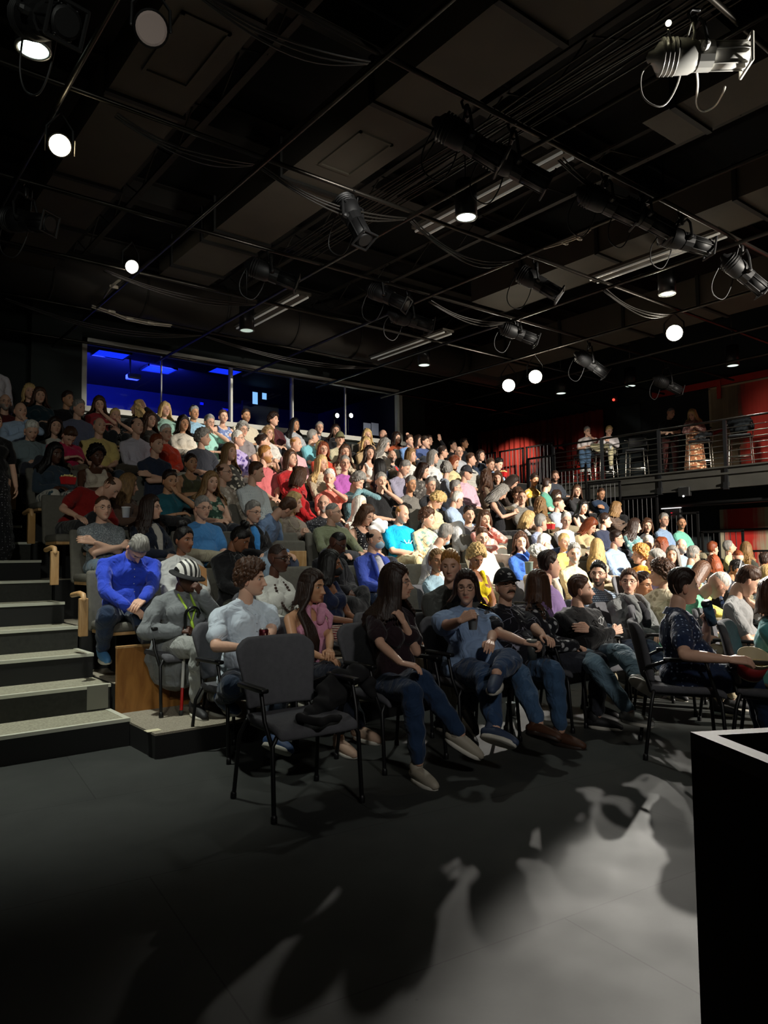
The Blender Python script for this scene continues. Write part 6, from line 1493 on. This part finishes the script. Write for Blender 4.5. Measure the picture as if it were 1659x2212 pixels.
# woman with the cup
cupw = fg('long-haired woman in blue flutter-sleeved top holding up a plastic cup', 1008, 1282, 3.95, 0, -6, -42, 2, lean=-.03, sex='f', hair='Ld', skin='1', top='f', tc='8fa8cc', leg='2c4466', legt='d', w=1.34, ex='g', hairlen=.95, sc=1.04,
       legs={-1: (('z', 1072, 1475, .53), ('z', 1082, 1655, .10), (.25, -1, -.05)), 1: (('z', 1128, 1425, .66), ('z', 1062, 1468, .58), (-.75, -.6, -.1))}, shoe='34425c',
       A={-1: (('d', 1012, 1352, 4.75), (-.8, .1, -1), (-.3, -.6, .5), (.8, -.3, .45), 'grip'), 1: (('z', 1062, 1418, .68), (.8, .4, -.4), (.1, -.3, 1), (-.7, -.7, -.2), 'relax')}, belly=.03)
# man with the cap
capm = fg('man in a black trefoil cap and dark patterned short-sleeved shirt', 1092, 1266, 3.92, 0, 2, -25, -8, lean=-.04, sex='m', hair='Sg', skin='1', top='k', tc='14141c#lines#b8b8cc', leg='3c5878', legt='d', w=1.26, ex='cg', beard='m', belly=.05,
       legs={-1: (('z', 1165, 1480, .54), ('z', 1188, 1625, .10), (.1, -1, -.05)), 1: (('z', 1272, 1462, .54), ('z', 1212, 1580, .10), (.2, -1, -.05))}, shoe='4a2c1a',
       A={-1: (('z', 1168, 1410, .70), (-.8, .4, -.5), (-.2, -.4, 1), (.6, -.7, 0), 'grip'), 1: (('z', 1203, 1405, .70), (.8, .4, -.5), (.2, -.4, 1), (-.2, -1, -.2), 'relax')})
# man in black with folded arms
blk_m = fg('man in black long-sleeved shirt folding his arms with legs crossed', 1252, 1276, 3.85, 0, -4, 46, 0, lean=-.08, sex='m', hair='Sb', skin='1', top='l', tc='141416', leg='6a8494', legt='d', w=1.18, beard='b', arms='cross',
       legs={-1: (('z', 1348, 1462, .53), ('z', 1385, 1570, .10), (.2, -1, -.05)), 1: (('z', 1392, 1405, .64), ('d', 1398, 1485, 5.3), (.2, -.8, -.35))}, shoe='a8a8a4')
bb = Bag(); c = blk_m['up']((.06, -.135, .86)); 
for (a1, b1, a2, b2) in ((-.03, .02, .0, .04), (0, .04, .03, .01), (-.03, -.01, .02, -.03), (-.01, .03, .0, -.03), (.02, -.02, .035, .03)): tube(bb, [c+np.array([a1, -.004, b1]), c+np.array([a2, -.006, b2])], .0035, 5)
blk_m['child']('chest_print', bb.arr(), mat('e0e0e0', .8))
# woman in the grey fleece
flw = fg('smiling woman with glasses wrapped in a thick grey fleece jacket', 1359, 1256, 4.05, 0, -8, -52, 0, lean=.02, sex='f', hair='Ub', skin='1', top='c', tc='686a6a', leg='2a3a50', w=1.15, ex='g', arms='lap',
       legs={-1: (('z', 1440, 1440, .54), ('z', 1452, 1560, .10)), 1: (('z', 1480, 1430, .54), ('z', 1500, 1555, .10))}, shoe='5a4a3c')
bb = Bag(); up_ = flw['up']; tube(bb, [up_((0, -.10, .94)), up_((0, -.155, .85)), up_((0, -.175, .74))], [.03, .05, .045], 10); flw['child']('inner_top', bb.arr(), cloth('1c1c22'))
bb = Bag(); 
for s in (-1, 1): tube(bb, [up_((s*.06, .07, 1.02)), up_((s*.085, -.03, 1.0)), up_((s*.075, -.12, .93)), up_((s*.045, -.155, .82))], [.028, .034, .030, .018], 10)
flw['child']('fleece_collar', bb.arr(), cloth('686a6a'))
# navy profile man
nav = fg('man in navy dotted shirt in profile holding a drink and popcorn bucket', 1474, 1268, float(atd(1460, 1470, 5.0)[1]), 0, 36, 14, 2, lean=.02, sex='m', hair='Sd', skin='1', top='k', tc='1c2a48#dots#a8b8d4', leg='1c2c48', legt='d', w=1.22,
       legs={-1: ((-.10, -.43, .54), (-.12, -.50, .10)), 1: ((.10, -.43, .54), (.14, -.50, .10))}, shoe='3a3a3c',
       A={1: (('d', 1527, 1345, 5.05), (.6, -.2, -1), (.6, .2, .1), (-.1, -.15, 1), 'grip'), -1: (('d', 1575, 1425, 4.55), (-.7, .5, -.6), (-.5, -.2, .8), (.2, -1, .0), 'relax')})
# man in the pale polo
pol = fg('curly-haired man in pale blue polo resting his arm on the empty chair', 541, 1250, 4.80, 0, 6, 40, 0, lean=.10, sex='m', hair='Cb', skin='1', top='p', tc='ccd8e4', leg='1e2c40', legt='d', w=1.22,
       legs={-1: (('z', 505, 1478, .52), ('z', 462, 1530, .27), (-.1, -1, -.05)), 1: (('z', 600, 1478, .52), ('z', 597, 1660, .10), (.1, -1, -.05))}, shoe='2c4a78',
       A={-1: (('d', 520, 1398, 4.75), (-.6, .2, -.8), (-.3, 0, 1), (.4, -.6, -.7), 'relax'), 1: (('d', 574, 1392, 4.85), (.8, .3, -.6), (.8, -.3, .2), (-.1, -.9, .5), 'grip')})
# woman in pink
pnk = fg('woman with long brown hair in pink knotted halter top', 673, 1267, 4.75, 0, 4, 24, 6, lean=.02, sex='f', hair='Ld', skin='2', top='h', tc='cf8fa8', leg='1c2230', w=1.02, hairlen=.5, arms='knees',
       A={-1: (('z', 695, 1420, .66), (-.8, .4, -.4), (0, -.3, 1), (.5, -.8, 0), 'relax'), 1: (('z', 712, 1405, .70), (.8, .4, -.4), (0, -.3, 1), (-.5, -.8, 0), 'relax')},
       legs={-1: (('z', 700, 1455, .54), ('z', 735, 1590, .12)), 1: (('z', 745, 1450, .58), ('z', 787, 1590, .14))}, shoe='c8a890')
bb = Bag(); up_ = pnk['up']; hcp = pnk['headc']
for q_ in range(7):
    o_ = (q_-3)*.014; tube(bb, [hcp+pnk['RH']@np.array([-.078, .01+o_, .02]), hcp+pnk['RH']@np.array([-.088, .01+o_, -.08]), up_((-.115+o_*.5, -.05, .96)), up_((-.105+o_*.8, -.135, .86)), up_((-.09+o_, -.160, .76)), up_((-.085+o_, -.155, .66-.02*(q_ % 3)))], [.018, .020, .020, .018, .016, .006], 8)
pnk['child']('front_hair', bb.arr(), hairmat(HAIRC['d']))
bb = Bag(); up_ = pnk['up']; tube(bb, [up_((.02, -.10, .90)), up_((.05, -.08, .97)), up_((.06, -.03, 1.0))], [.03, .036, .028], 10); ball(bb, up_((.07, -.06, 1.0)), .034); tube(bb, [up_((.07, -.06, 1.0)), up_((.09, -.13, .93)), up_((.08, -.14, .85))], [.02, .026, .014], 8); pnk['child']('knot', bb.arr(), cloth('cf8fa8'))
# woman with the cane
can = fg('person in grey coat and zebra hat leaning on a white cane', 403, 1245, 5.72, .17, 6, 30, 12, lean=.12, sex='f', hair='Xk', skin='4', top='c', tc='767a7c', leg='9a9c98', w=1.12, ex='D',
       A={1: (('d', 436, 1285, 5.75), (.7, -.3, -1), (.5, -1, 0), (-.5, .1, .9), 'grip'), -1: (('d', 384, 1362, 5.75), (-.9, .2, -.4), (-.5, -.5, .6), (.4, -.9, .1), 'grip')}, shoe='1c1c1e')
bb = Bag(); d, T = ICO[5]; P = skull(d); P = P*1.0+d*.022; P[:, 2] = np.maximum(P[:, 2], .030); bb.add(P, None, T)
hm, hnt, hb = nmat('zebra'); tc_ = hnt.nodes.new('ShaderNodeTexCoord'); wv = hnt.nodes.new('ShaderNodeTexWave'); wv.bands_direction = 'X'; wv.inputs['Scale'].default_value = 9; wv.inputs['Distortion'].default_value = 5; wv.inputs['Detail Scale'].default_value = .6
rp = hnt.nodes.new('ShaderNodeValToRGB'); rp.color_ramp.interpolation = 'CONSTANT'; rp.color_ramp.elements[0].color = (.01, .01, .01, 1); rp.color_ramp.elements[1].color = (.8, .78, .72, 1); rp.color_ramp.elements[1].position = .45
hnt.links.new(tc_.outputs['Object'], wv.inputs[0]); hnt.links.new(wv.outputs[1], rp.inputs[0]); hnt.links.new(rp.outputs[0], hb.inputs['Base Color'])
V, Q, T = bb.arr(); hat = can['child']('hat', (V@can['RH'].T+can['headc'], Q, T), hm)
bb = Bag(); n = 28; rr = []
for (rad_, z) in ((.095, .036), (.150, .012), (.150, .006), (.095, .028)): rr += [(math.cos(a)*rad_*.92, math.sin(a)*rad_-.004, z) for a in np.arange(n)*2*PI/n]
bb.add(np.array(rr), np.vstack([grid_faces(4, n), [[3*n+j, 3*n+(j+1) % n, (j+1) % n, j] for j in range(n)]])); V, Q, T = bb.arr(); can['child']('hat_brim', (V@can['RH'].T+can['headc'], Q, T), mat('101012', .8))
bb = Bag(); up_ = can['up']; tube(bb, [up_((-.05, -.02, 1.0)), up_((-.045, -.14, .9)), up_((.0, -.165, .76)), up_((.04, -.14, .9)), up_((.05, -.02, 1.0))], .010, 6); tube(bb, [up_((0, -.165, .76)), up_((.01, -.18, .70))], .014, 6); can['child']('lanyard', bb.arr(), mat('b4d848', .7))
h = to_world(can, can['hand-1'][0]+can['hand-1'][1]*.06)
t = thing('walking_cane', 'white and red walking cane with a black crook held before the grey coat', 'cane', tuple(atz(391, 1545, .172)))
tp = np.array(atz(391, 1545, .172)); top_ = (h-tp)*1.06
b = Bag(); tube(b, [top_*.30, top_*.95], .0125, 10); obj('shaft', b, mat('d8d8d4', .4), t, True)
b = Bag(); tube(b, [top_*.035, top_*.30], .0125, 10); obj('red_section', b, mat('b81818', .4), t, True)
b = Bag(); tube(b, [top_*0+np.array([0, 0, .012]), top_*.04], .017, 10); obj('rubber_tip', b, mat('2a2a2a', .8), t, True)
b = Bag(); tube(b, [top_*.95]+[top_*.97+np.array([.055-.055*math.cos(a), -.02*math.sin(a), .10+.055*math.sin(a)]) for a in np.linspace(0, PI*1.1, 9)], .012, 10); obj('crook_handle', b, mat('0e0e0e', .35), t, True)
# man in the bright blue shirt
bls = fg('grey-curled man in bright royal blue shirt bowing his head over his hands', 297, 1183, 6.42, .39, 0, 2, 48, lean=.38, sex='m', hair='Sg', skin='1', top='s', tc='2c48c8', leg='20304a', legt='d', w=1.22, arms='lap',
       legs={-1: (('z', 222, 1330, .93), ('z', 218, 1432, .50), (-.1, -1, -.05)), 1: (('z', 320, 1340, .93), ('y', 335, 1420, 6.05), (.1, -1, 0))}, shoe='4a80b0',
       A={-1: (('z', 275, 1312, .98), (-.9, .3, -.5), (-.2, -.4, 1), (.9, -.4, -.3), 'relax'), 1: (('z', 305, 1315, .97), (.9, .3, -.5), (.2, -.4, 1), (-.9, -.4, -.3), 'relax')})
# standing woman on the stairs at the left edge
Pz = atx(8, 1205, -0.0); P = aty(-12, 905, 8.35)
ps = person('standing person in black top and dark dotted skirt cut by the left edge', (P[0], 8.35, .195*7), 0, 'f', 'Sd', '1', 't', '0e0e10', None, '1a1a1e#dots#8a8a90', 'k', 'stand', hi=True, stand=True, hyaw=.2, sc=.9)
# balcony people
BXs = 15.75
def bal(u, v): 
    P = atx(u, v, BXs); return P
for (u, v, kw, lab) in ((1265, 932, dict(sex='f', hair='Sg', skin='1', top='t', tc='cfc6c2', leg='3a5068', legt='d', arms='chin', hyaw=.7, hpit=.1, lean=.1, w=1.12, ex='g'), 'woman in pale tee on a balcony bar stool leaning on her hand'),
                        (1311, 930, dict(sex='m', hair='So', skin='1', top='s', tc='d8d0d0', leg='b0a684', arms='phone', hyaw=.5, hpit=.35, ex='g'), 'man in pale shirt and khakis on a balcony bar stool')):
    P = bal(u, v); yw = math.radians(-62)
    person(lab, (P[0]+.05, P[1], BZ+.30), yw, stretch=(P[2]-BZ-.30-.5-.11)/.545, group='people on the balcony', shoe='b8b8b4', **kw)
for (u, v, kw, lab) in ((1468, 884, dict(sex='m', hair='Xg', skin='1', top='p', tc='101012', leg='4a2420', arms='lap', hyaw=.9, hpit=.3), 'shadowed man in black standing on the balcony'),
                        (1498, 896, dict(sex='f', hair='Mo', skin='1', top='l', tc='a06a64#floral#d0a8a0', leg='a86a48#floral#e8c8a0', legt='k', arms='lap', hyaw=-.5, hpit=.3), 'blond woman in pink top and patterned skirt on the balcony')):
    P = bal(u, v); yw = math.radians(-60)
    hd = P[2]-BZ; person(lab, (P[0]+(.2 if 'man in black' in lab else 0), P[1]+(.38 if 'man in black' in lab else 0), BZ), yw, stand=True, stretch=(hd-.92-.11)/.545, group='people on the balcony', **kw)
run_jobs()
# cap logo: trefoil of three leaves cut by stripes, and the lettering under it
ci = capm['cap']; RHc = capm['RH']; hcx = capm['headc']
_d, _T = ICO[5]; CP = skull(_d)+_d*.019; CP = CP[(CP[:, 1] < -.02) & (CP[:, 2] > .02)]; CP[:, 2] += .012*ss(.2, .9, CP[:, 2]/.13)
def capwrap(V, off):
    V = np.array(V, float); o_ = []
    for q in V:
        w_ = 1/(1e-7+(CP[:, 0]-q[0])**2+(CP[:, 2]-q[2])**2)**2; o_.append((w_*CP[:, 1]).sum()/w_.sum())
    V[:, 1] = np.array(o_)-off+V[:, 1]; return V@RHc.T+hcx
b = Bag(); zc = .070
for a in (-.75, 0, .75):
    M = np.array([[math.cos(a), 0, math.sin(a)], [0, 1, 0], [-math.sin(a), 0, math.cos(a)]]); ball(b, (math.sin(a)*.0105, 0, zc+math.cos(a)*.0105), (.0062, .0012, .0125), M, 14, 8)
V, Q, T = b.arr(); capm['child']('trefoil_logo', (capwrap(V, .0012), Q, T), mat('f0f0f0', .6, emit=0), True, ci)
b = Bag()
for zz in (zc-.001, zc+.0045, zc+.010):
    V = [(x, y, z) for z in (zz-.0008, zz+.0008) for y in (-.0008, .0008) for x in np.linspace(-.013, .013, 9)]; k = 9
    Q = [(i, i+1, i+1+2*k, i+2*k) for i in range(8)]+[(i+k, i+k+2*k, i+1+k+2*k, i+1+k) for i in range(8)]; b.add(np.array(V), np.array(Q))
V, Q, T = b.arr(); capm['child']('logo_stripe', (capwrap(V, .0030), Q, T), mat('0e0e10', .8), False, ci)
fc = bpy.data.curves.new('txt', 'FONT'); fc.body = 'adidas'; fc.size = .0155; fc.extrude = .0006; fc.align_x = 'CENTER'; fo = bpy.data.objects.new('txt', fc); COL.objects.link(fo)
dg = bpy.context.evaluated_depsgraph_get(); me = bpy.data.meshes.new_from_object(fo.evaluated_get(dg)); bpy.data.objects.remove(fo)
V = np.array([v.co[:] for v in me.vertices]); V = np.stack([V[:, 0], -V[:, 2], V[:, 1]+zc-.017], -1)
me.vertices.foreach_set('co', capwrap(V, .0016).astype(np.float32).ravel()); me.materials.clear(); me.materials.append(mat('f0f0f0', .6, emit=0)); me.update()
o = bpy.data.objects.new('cap_lettering', me); COL.objects.link(o); o.parent = ci
b = Bag(); tube(b, [(-.030, -.092, -.062), (-.018, -.106, -.052), (0, -.110, -.048), (.018, -.106, -.052), (.030, -.092, -.062)], [.004, .008, .009, .008, .004], 8)
V, Q, T = b.arr(); capm['child']('moustache', (V@RHc.T+hcx, Q, T), hairmat('4a3828'))
# front-row chairs
for (inf, nm, dx) in ((girl, 'young woman with very long dark hair', 0), (cupw, 'woman holding up the plastic cup', 0), (capm, 'man in the black trefoil cap', 0), (blk_m, 'man in black folding his arms', 0), (flw, 'woman in the grey fleece', 0), (pol, 'curly-haired man in pale blue polo', 0), (pnk, 'woman in the pink halter top', 0), (can, 'person in the zebra hat', 0), (nav, 'navy dotted profile man', 0)):
    l = inf['loc']; place_chair(l[0], l[1]+.02, inf['yaw'], 'dark floor chair under the '+nm, l[2])
l = bls['loc']; place_seat(l[0], l[1]+.04, .39, 'grey seat under the bowed man in royal blue')
place_chair(2.22, 3.62, math.radians(-3), 'empty dark grey floor chair standing alone in the foreground')
place_chair(float(atz(415, 1420, .5)[0])+.06, 5.25, math.radians(4), 'empty grey chair back between the cane and the pale polo', 0)
place_chair(float(atd(1400, 1400, 6.6)[0])+1.1, float(atd(1400, 1400, 6.6)[1])+.0, math.radians(10), 'pale-lit empty chair back right of the raised drink')
# bar stools
def stool():
    t = thing('bar_stool', 'x', 'stool', (0, 0, 0), 0, 'balcony bar stools'); cr = mat('b0aca0', .25, metal=.9)
    b = Bag(); rbox(b, -.22, .22, -.22, .22, .70, .76, .02); obj('seat', b, mat('1a1a1c', .5), t, True)
    b = Bag(); rbox(b, -.22, .22, .17, .22, .86, 1.08, .02, (4, 1, 1), lambda V: V+np.stack([0*V[:, 0], -.6*V[:, 0]**2, 0*V[:, 0]], -1)); obj('backrest', b, mat('1a1a1c', .5), t, True)
    for sx in (-1, 1):
        for sy in (-1, 1): b = Bag(); tube(b, [(sx*.2, sy*.18, .72), (sx*.23, sy*.22, 0)], .011, 8); obj('leg', b, cr, t, True)
        b = Bag(); tube(b, [(sx*.22, .2, .72), (sx*.235, .2, 1.0), (sx*.235, .05, 1.0), (sx*.235, -.15, .98)], .011, 8); obj('arm', b, cr, t, True)
    b = Bag(); tube(b, [(-.22, -.2, .28), (.22, -.2, .28), (.22, .2, .28), (-.22, .2, .28), (-.22, -.2, .28)], .010, 8, cap=False); obj('footrest', b, cr, t, True)
    return t
st0 = stool(); first = True
for (u, lab) in ((1262, 'bar stool under the woman leaning on her hand'), (1310, 'bar stool under the man in pale shirt and khakis'), (1376, 'empty bar stool between the railing posts'), (1515, 'bar stool beside the blond woman with a folded jacket'), (1602, 'bar stool draped with a jacket at the right edge')):
    P = atx(u, 1000, BXs); 
    if first: st0.location = (BXs, P[1], BZ); st0.rotation_euler = (0, 0, math.radians(-70)); st0['label'] = lab; first = False
    else: dup(st0, (BXs, float(P[1]), BZ), math.radians(-70), lab)
def coat(label, c, dims, m, seed, name='jacket'):
    rs = np.random.RandomState(seed); b = Bag()
    for k in range(9): ball(b, np.array(c)+rs.uniform(-1, 1, 3)*np.array(dims)*.6, np.array(dims)*rs.uniform(.4, .7)+.01, None, 10, 7)
    def cb(V, Q, T):
        N = vnormals(V, Q, T); V = V+N*(.012*np.sin(V[:, 0]*40+V[:, 2]*55+seed)+.008*np.sin(V[:, 1]*60+V[:, 2]*30))[:, None]
        me = to_mesh(name, V, Q, T); me.materials.append(m); o = bpy.data.objects.new(name, me); COL.objects.link(o); tag(o, label, 'jacket')
    job(b, .014, 3, cb)
P = atx(1515, 930, BXs); coat('dark folded jacket with grey lining on the balcony stool', (BXs, P[1], BZ+.86), (.16, .24, .08), mat('4a4c50', .9), 3)
P = atx(1600, 925, BXs); coat('black and blue jacket draped over the right balcony stool', (BXs+.05, P[1], BZ+1.0), (.10, .26, .16), mat('16181c', .9), 4)
P = atx(1240, 1010, BXs); b = Bag(); ball(b, (0, 0, .13), (.08, .12, .13)); tube(b, [(0, -.05, .24), (0, 0, .34), (0, .05, .24)], .01, 6); tag(obj('handbag', b, mat('b8281c', .5), None, True, (BXs, float(P[1])-.15, BZ+.28)), 'bright red handbag hanging under the balcony woman', 'bag')
# jacket over the empty foreground chair and seat
b = Bag(); cx, cy = 2.45, 3.62
JP = [atd(705, 1490, 4.35), atd(735, 1465, 4.4), atd(770, 1455, 4.45), atd(795, 1475, 4.5), atd(740, 1495, 4.35), atd(700, 1520, 4.25), atd(675, 1540, 4.2), atd(655, 1550, 4.15)]
for q, r in zip(JP, (.06, .07, .07, .05, .07, .06, .05, .035)): ball(b, q, (r*1.1, r*1.1, r*.85), None, 10, 8)
tube(b, [JP[3], atd(803, 1500, 4.5)], [.05, .03], 8); tube(b, [JP[1], JP[4], JP[6]], [.06, .07, .04], 8); tube(b, [JP[2], JP[0], JP[5]], [.06, .06, .05], 8)
tube(b, [atz(650, 1553, .50), atz(690, 1560, .49), atz(735, 1548, .49)], [.02, .03, .02], 8); tube(b, [JP[7], atz(648, 1552, .50)], .03, 8)
def jcb(V, Q, T):
    N = vnormals(V, Q, T); V = V+N*(.004*np.sin(V[:, 0]*50+V[:, 2]*65)+.003*np.sin(V[:, 1]*60-V[:, 2]*40))[:, None]; me = to_mesh('hooded_jacket', V, Q, T); me.materials.append(mat('121214', .9)); o = bpy.data.objects.new('hooded_jacket', me); COL.objects.link(o); tag(o, 'crumpled black hooded jacket heaped on the empty foreground chair', 'jacket')
job(b, .010, 2, jcb)
run_jobs()
# cup, can, bottle, phone, popcorn -------------------------------------
def hold(inf, s, off=.075, down=.02):
    Wr, X, Y, Zb = inf['hand%d' % s]; return to_world(inf, Wr+X*off-Zb*(.035))
def cup(name, label, loc, r0, r1, h, m, cat='cup', fill=None):
    t = thing(name, label, cat, tuple(loc)); b = Bag(); n = 20; th = np.arange(n)*2*PI/n; V = []
    for rr, z in ((r0*.9, .004), (r0, 0), (r1, h), (r1*1.06, h), (r1*1.06, h-.006), (r1*.96, h-.004), (r0*.93, .006)): V += [(rr*math.cos(a), rr*math.sin(a), z) for a in th]
    k = len(V); V += [(0, 0, .0), (0, 0, .007)]
    T = [(k, n+(j+1) % n, n+j) for j in range(n)]+[(k+1, 6*n+j, 6*n+(j+1) % n) for j in range(n)]
    b.add(V, grid_faces(7, n)[n:], T); obj('wall', b, m, t, True)
    if fill: b = Bag(); tube(b, [(0, 0, .008), (0, 0, h*.8)], [r0*.9, r0*.9+(r1-r0)*.75], 16, cap=False); obj('drink', b, fill, t, True)
    return t
plas = mat('dcdfe2', .25, trans=.25)
cup('plastic_cup', 'clear plastic cup raised by the woman in the flutter-sleeved top', hold(cupw, -1)-np.array([0, 0, .05]), .026, .038, .10, plas, 'cup', mat('a8a090', .3))
p = hold(pol, 1); t = thing('drink_can', 'dark red and silver drinks can in the polo man\'s hand', 'can', tuple(p-np.array([0, 0, .05])))
b = Bag(); tube(b, [(0, 0, 0), (0, 0, .006), (0, 0, .11), (0, 0, .12)], [.026, .032, .032, .027], 20, cap=False); obj('can_body', b, mat('5a1c24', .3, metal=.6), t, True)
b = Bag(); tube(b, [(0, 0, .118), (0, 0, .123)], [.028, .026], 20, cap=False); obj('can_lid', b, mat('b0b0b0', .3, metal=.9), t, True)
p = hold(nav, 1); t = thing('drink_koozie', 'blue camouflage bottle sleeve raised by the navy dotted profile man', 'drink', tuple(p-np.array([0, 0, .02])), 0); t.rotation_euler = (0, -.45, 0)
b = Bag(); tube(b, [(0, 0, -.05), (0, 0, .10)], [.031, .034], 18, cap=False); obj('sleeve', b, cloth('3c5c74#floral#1c3448'), t, True)
b = Bag(); tube(b, [(0, 0, .10), (0, 0, .112), (0, 0, .125)], [.037, .037, .03], 18, cap=False); obj('lid', b, mat('16202c', .4), t, True)
pb = atd(1617, 1418, 4.75); t = thing('popcorn_bucket', 'large pale round popcorn bucket on the lap at the right edge', 'bucket', (pb[0], pb[1], pb[2]-.12)); t.rotation_euler = (.42, -.34, 0)
b = Bag(); n = 32; th = np.arange(n)*2*PI/n; V = []
for rr, z in ((.07, 0), (.098, .15), (.102, .152), (.102, .146), (.094, .146), (.066, .006)): V += [(rr*math.cos(a), rr*math.sin(a), z) for a in th]
k = len(V); V += [(0, 0, 0), (0, 0, .006)]; b.add(V, grid_faces(6, n), [(k, (j+1) % n, j) for j in range(n)]+[(k+1, 5*n+j, 5*n+(j+1) % n) for j in range(n)])
obj('bucket_wall', b, mat('cfc09a', .6), t, True)
b = Bag(); b.add(np.array([(rr*math.cos(a), rr*math.sin(a), z) for rr, z in ((.0745, .012), (.0755, .012), (.0945, .118), (.0935, .118)) for a in th]), grid_faces(4, n)); obj('red_wrap', b, mat('8c1c1c', .6), t, True)
b = Bag(); rs_ = np.random.RandomState(3)
for k in range(60): a = rs_.uniform(0, 6.28); r = .078*math.sqrt(rs_.rand()); ball(b, (r*math.cos(a), r*math.sin(a), .075+rs_.uniform(0, .02)), rs_.uniform(.008, .013), None, 6, 5)
o = obj('popcorn', b, mat('e8d890', .8), t, True); o['kind'] = 'stuff'
p = hold(capm, -1, .05); t = thing('tall_cup', 'dark grey tumbler held upright by the man in the trefoil cap', 'cup', tuple(p-np.array([0, 0, .06])))
b = Bag(); tube(b, [(0, 0, -.02), (0, 0, .11)], [.030, .037], 18, cap=False); obj('tumbler', b, mat('4a4e4c', .4), t, True); b = Bag(); tube(b, [(0, 0, .11), (0, 0, .12)], [.039, .036], 18, cap=False); obj('rim', b, mat('a8a8a0', .3), t, True)
def carton(label, P, s=1.0):
    t = thing('popcorn_carton', label, 'popcorn', tuple(P), .4); t.scale = (s,)*3
    b = Bag(); box(b, -.07, .07, -.045, .045, 0, .09, lambda V: V*np.array([1, 1, 1])*np.where(V[:, 2:3] > 0, [1.2, 1.25, 1], [1, 1, 1])); obj('box', b, mat('c01c20', .6), t)
    b = Bag(); rs_ = np.random.RandomState(4)
    for k in range(26): ball(b, (rs_.uniform(-.07, .07), rs_.uniform(-.045, .045), .09+rs_.uniform(0, .025)), .013, None, 6, 5)
    o = obj('popcorn', b, mat('f0dc90', .8), t, True); o['kind'] = 'stuff'
carton('red popcorn carton in the lap of the woman with braids', aty(147, 1046, tier_y(3)+.16), .8)
carton('red popcorn carton held by the black-haired man in light blue', aty(1087, 1030, tier_y(5)+.2), 1.0)
carton('red popcorn carton beside the man in blue checked shirt', aty(1190, 1143, tier_y(1)+.35), .75)
cup('paper_cup', 'white and green paper cup behind the trefoil cap', aty(1143, 1240, 5.2), .036, .045, .13, mat('cfe8d8', .6))
cup('plastic_cup', 'clear cup with pale drink beside the bald man in grey', aty(272, 1118, 6.95), .03, .04, .1, plas, 'cup', mat('b89868', .4))
cup('plastic_cup', 'clear cup half full standing on the floor behind the front row', atz(1104, 1543, 0), .032, .042, .10, plas, 'cup', mat('d8c870', .3))
coat('white garment draped over an empty seat beside the polka dot top', tuple(aty(820, 1140, tier_y(2)+.5)), (.16, .08, .10), mat('e8e8e8', .9), 8)
def paper(label, P, w, h, rot): b = Bag(); box(b, -w, w, -h, h, 0, .004); o = obj('programme', b, mat('a87848', .8), None, False, tuple(P)); o.rotation_euler = rot; tag(o, label, 'booklet')
paper('brown folded programme held near the zebra hat', atd(437, 1243, 6.2), .05, .09, (1.1, .4, .3))
run_jobs()
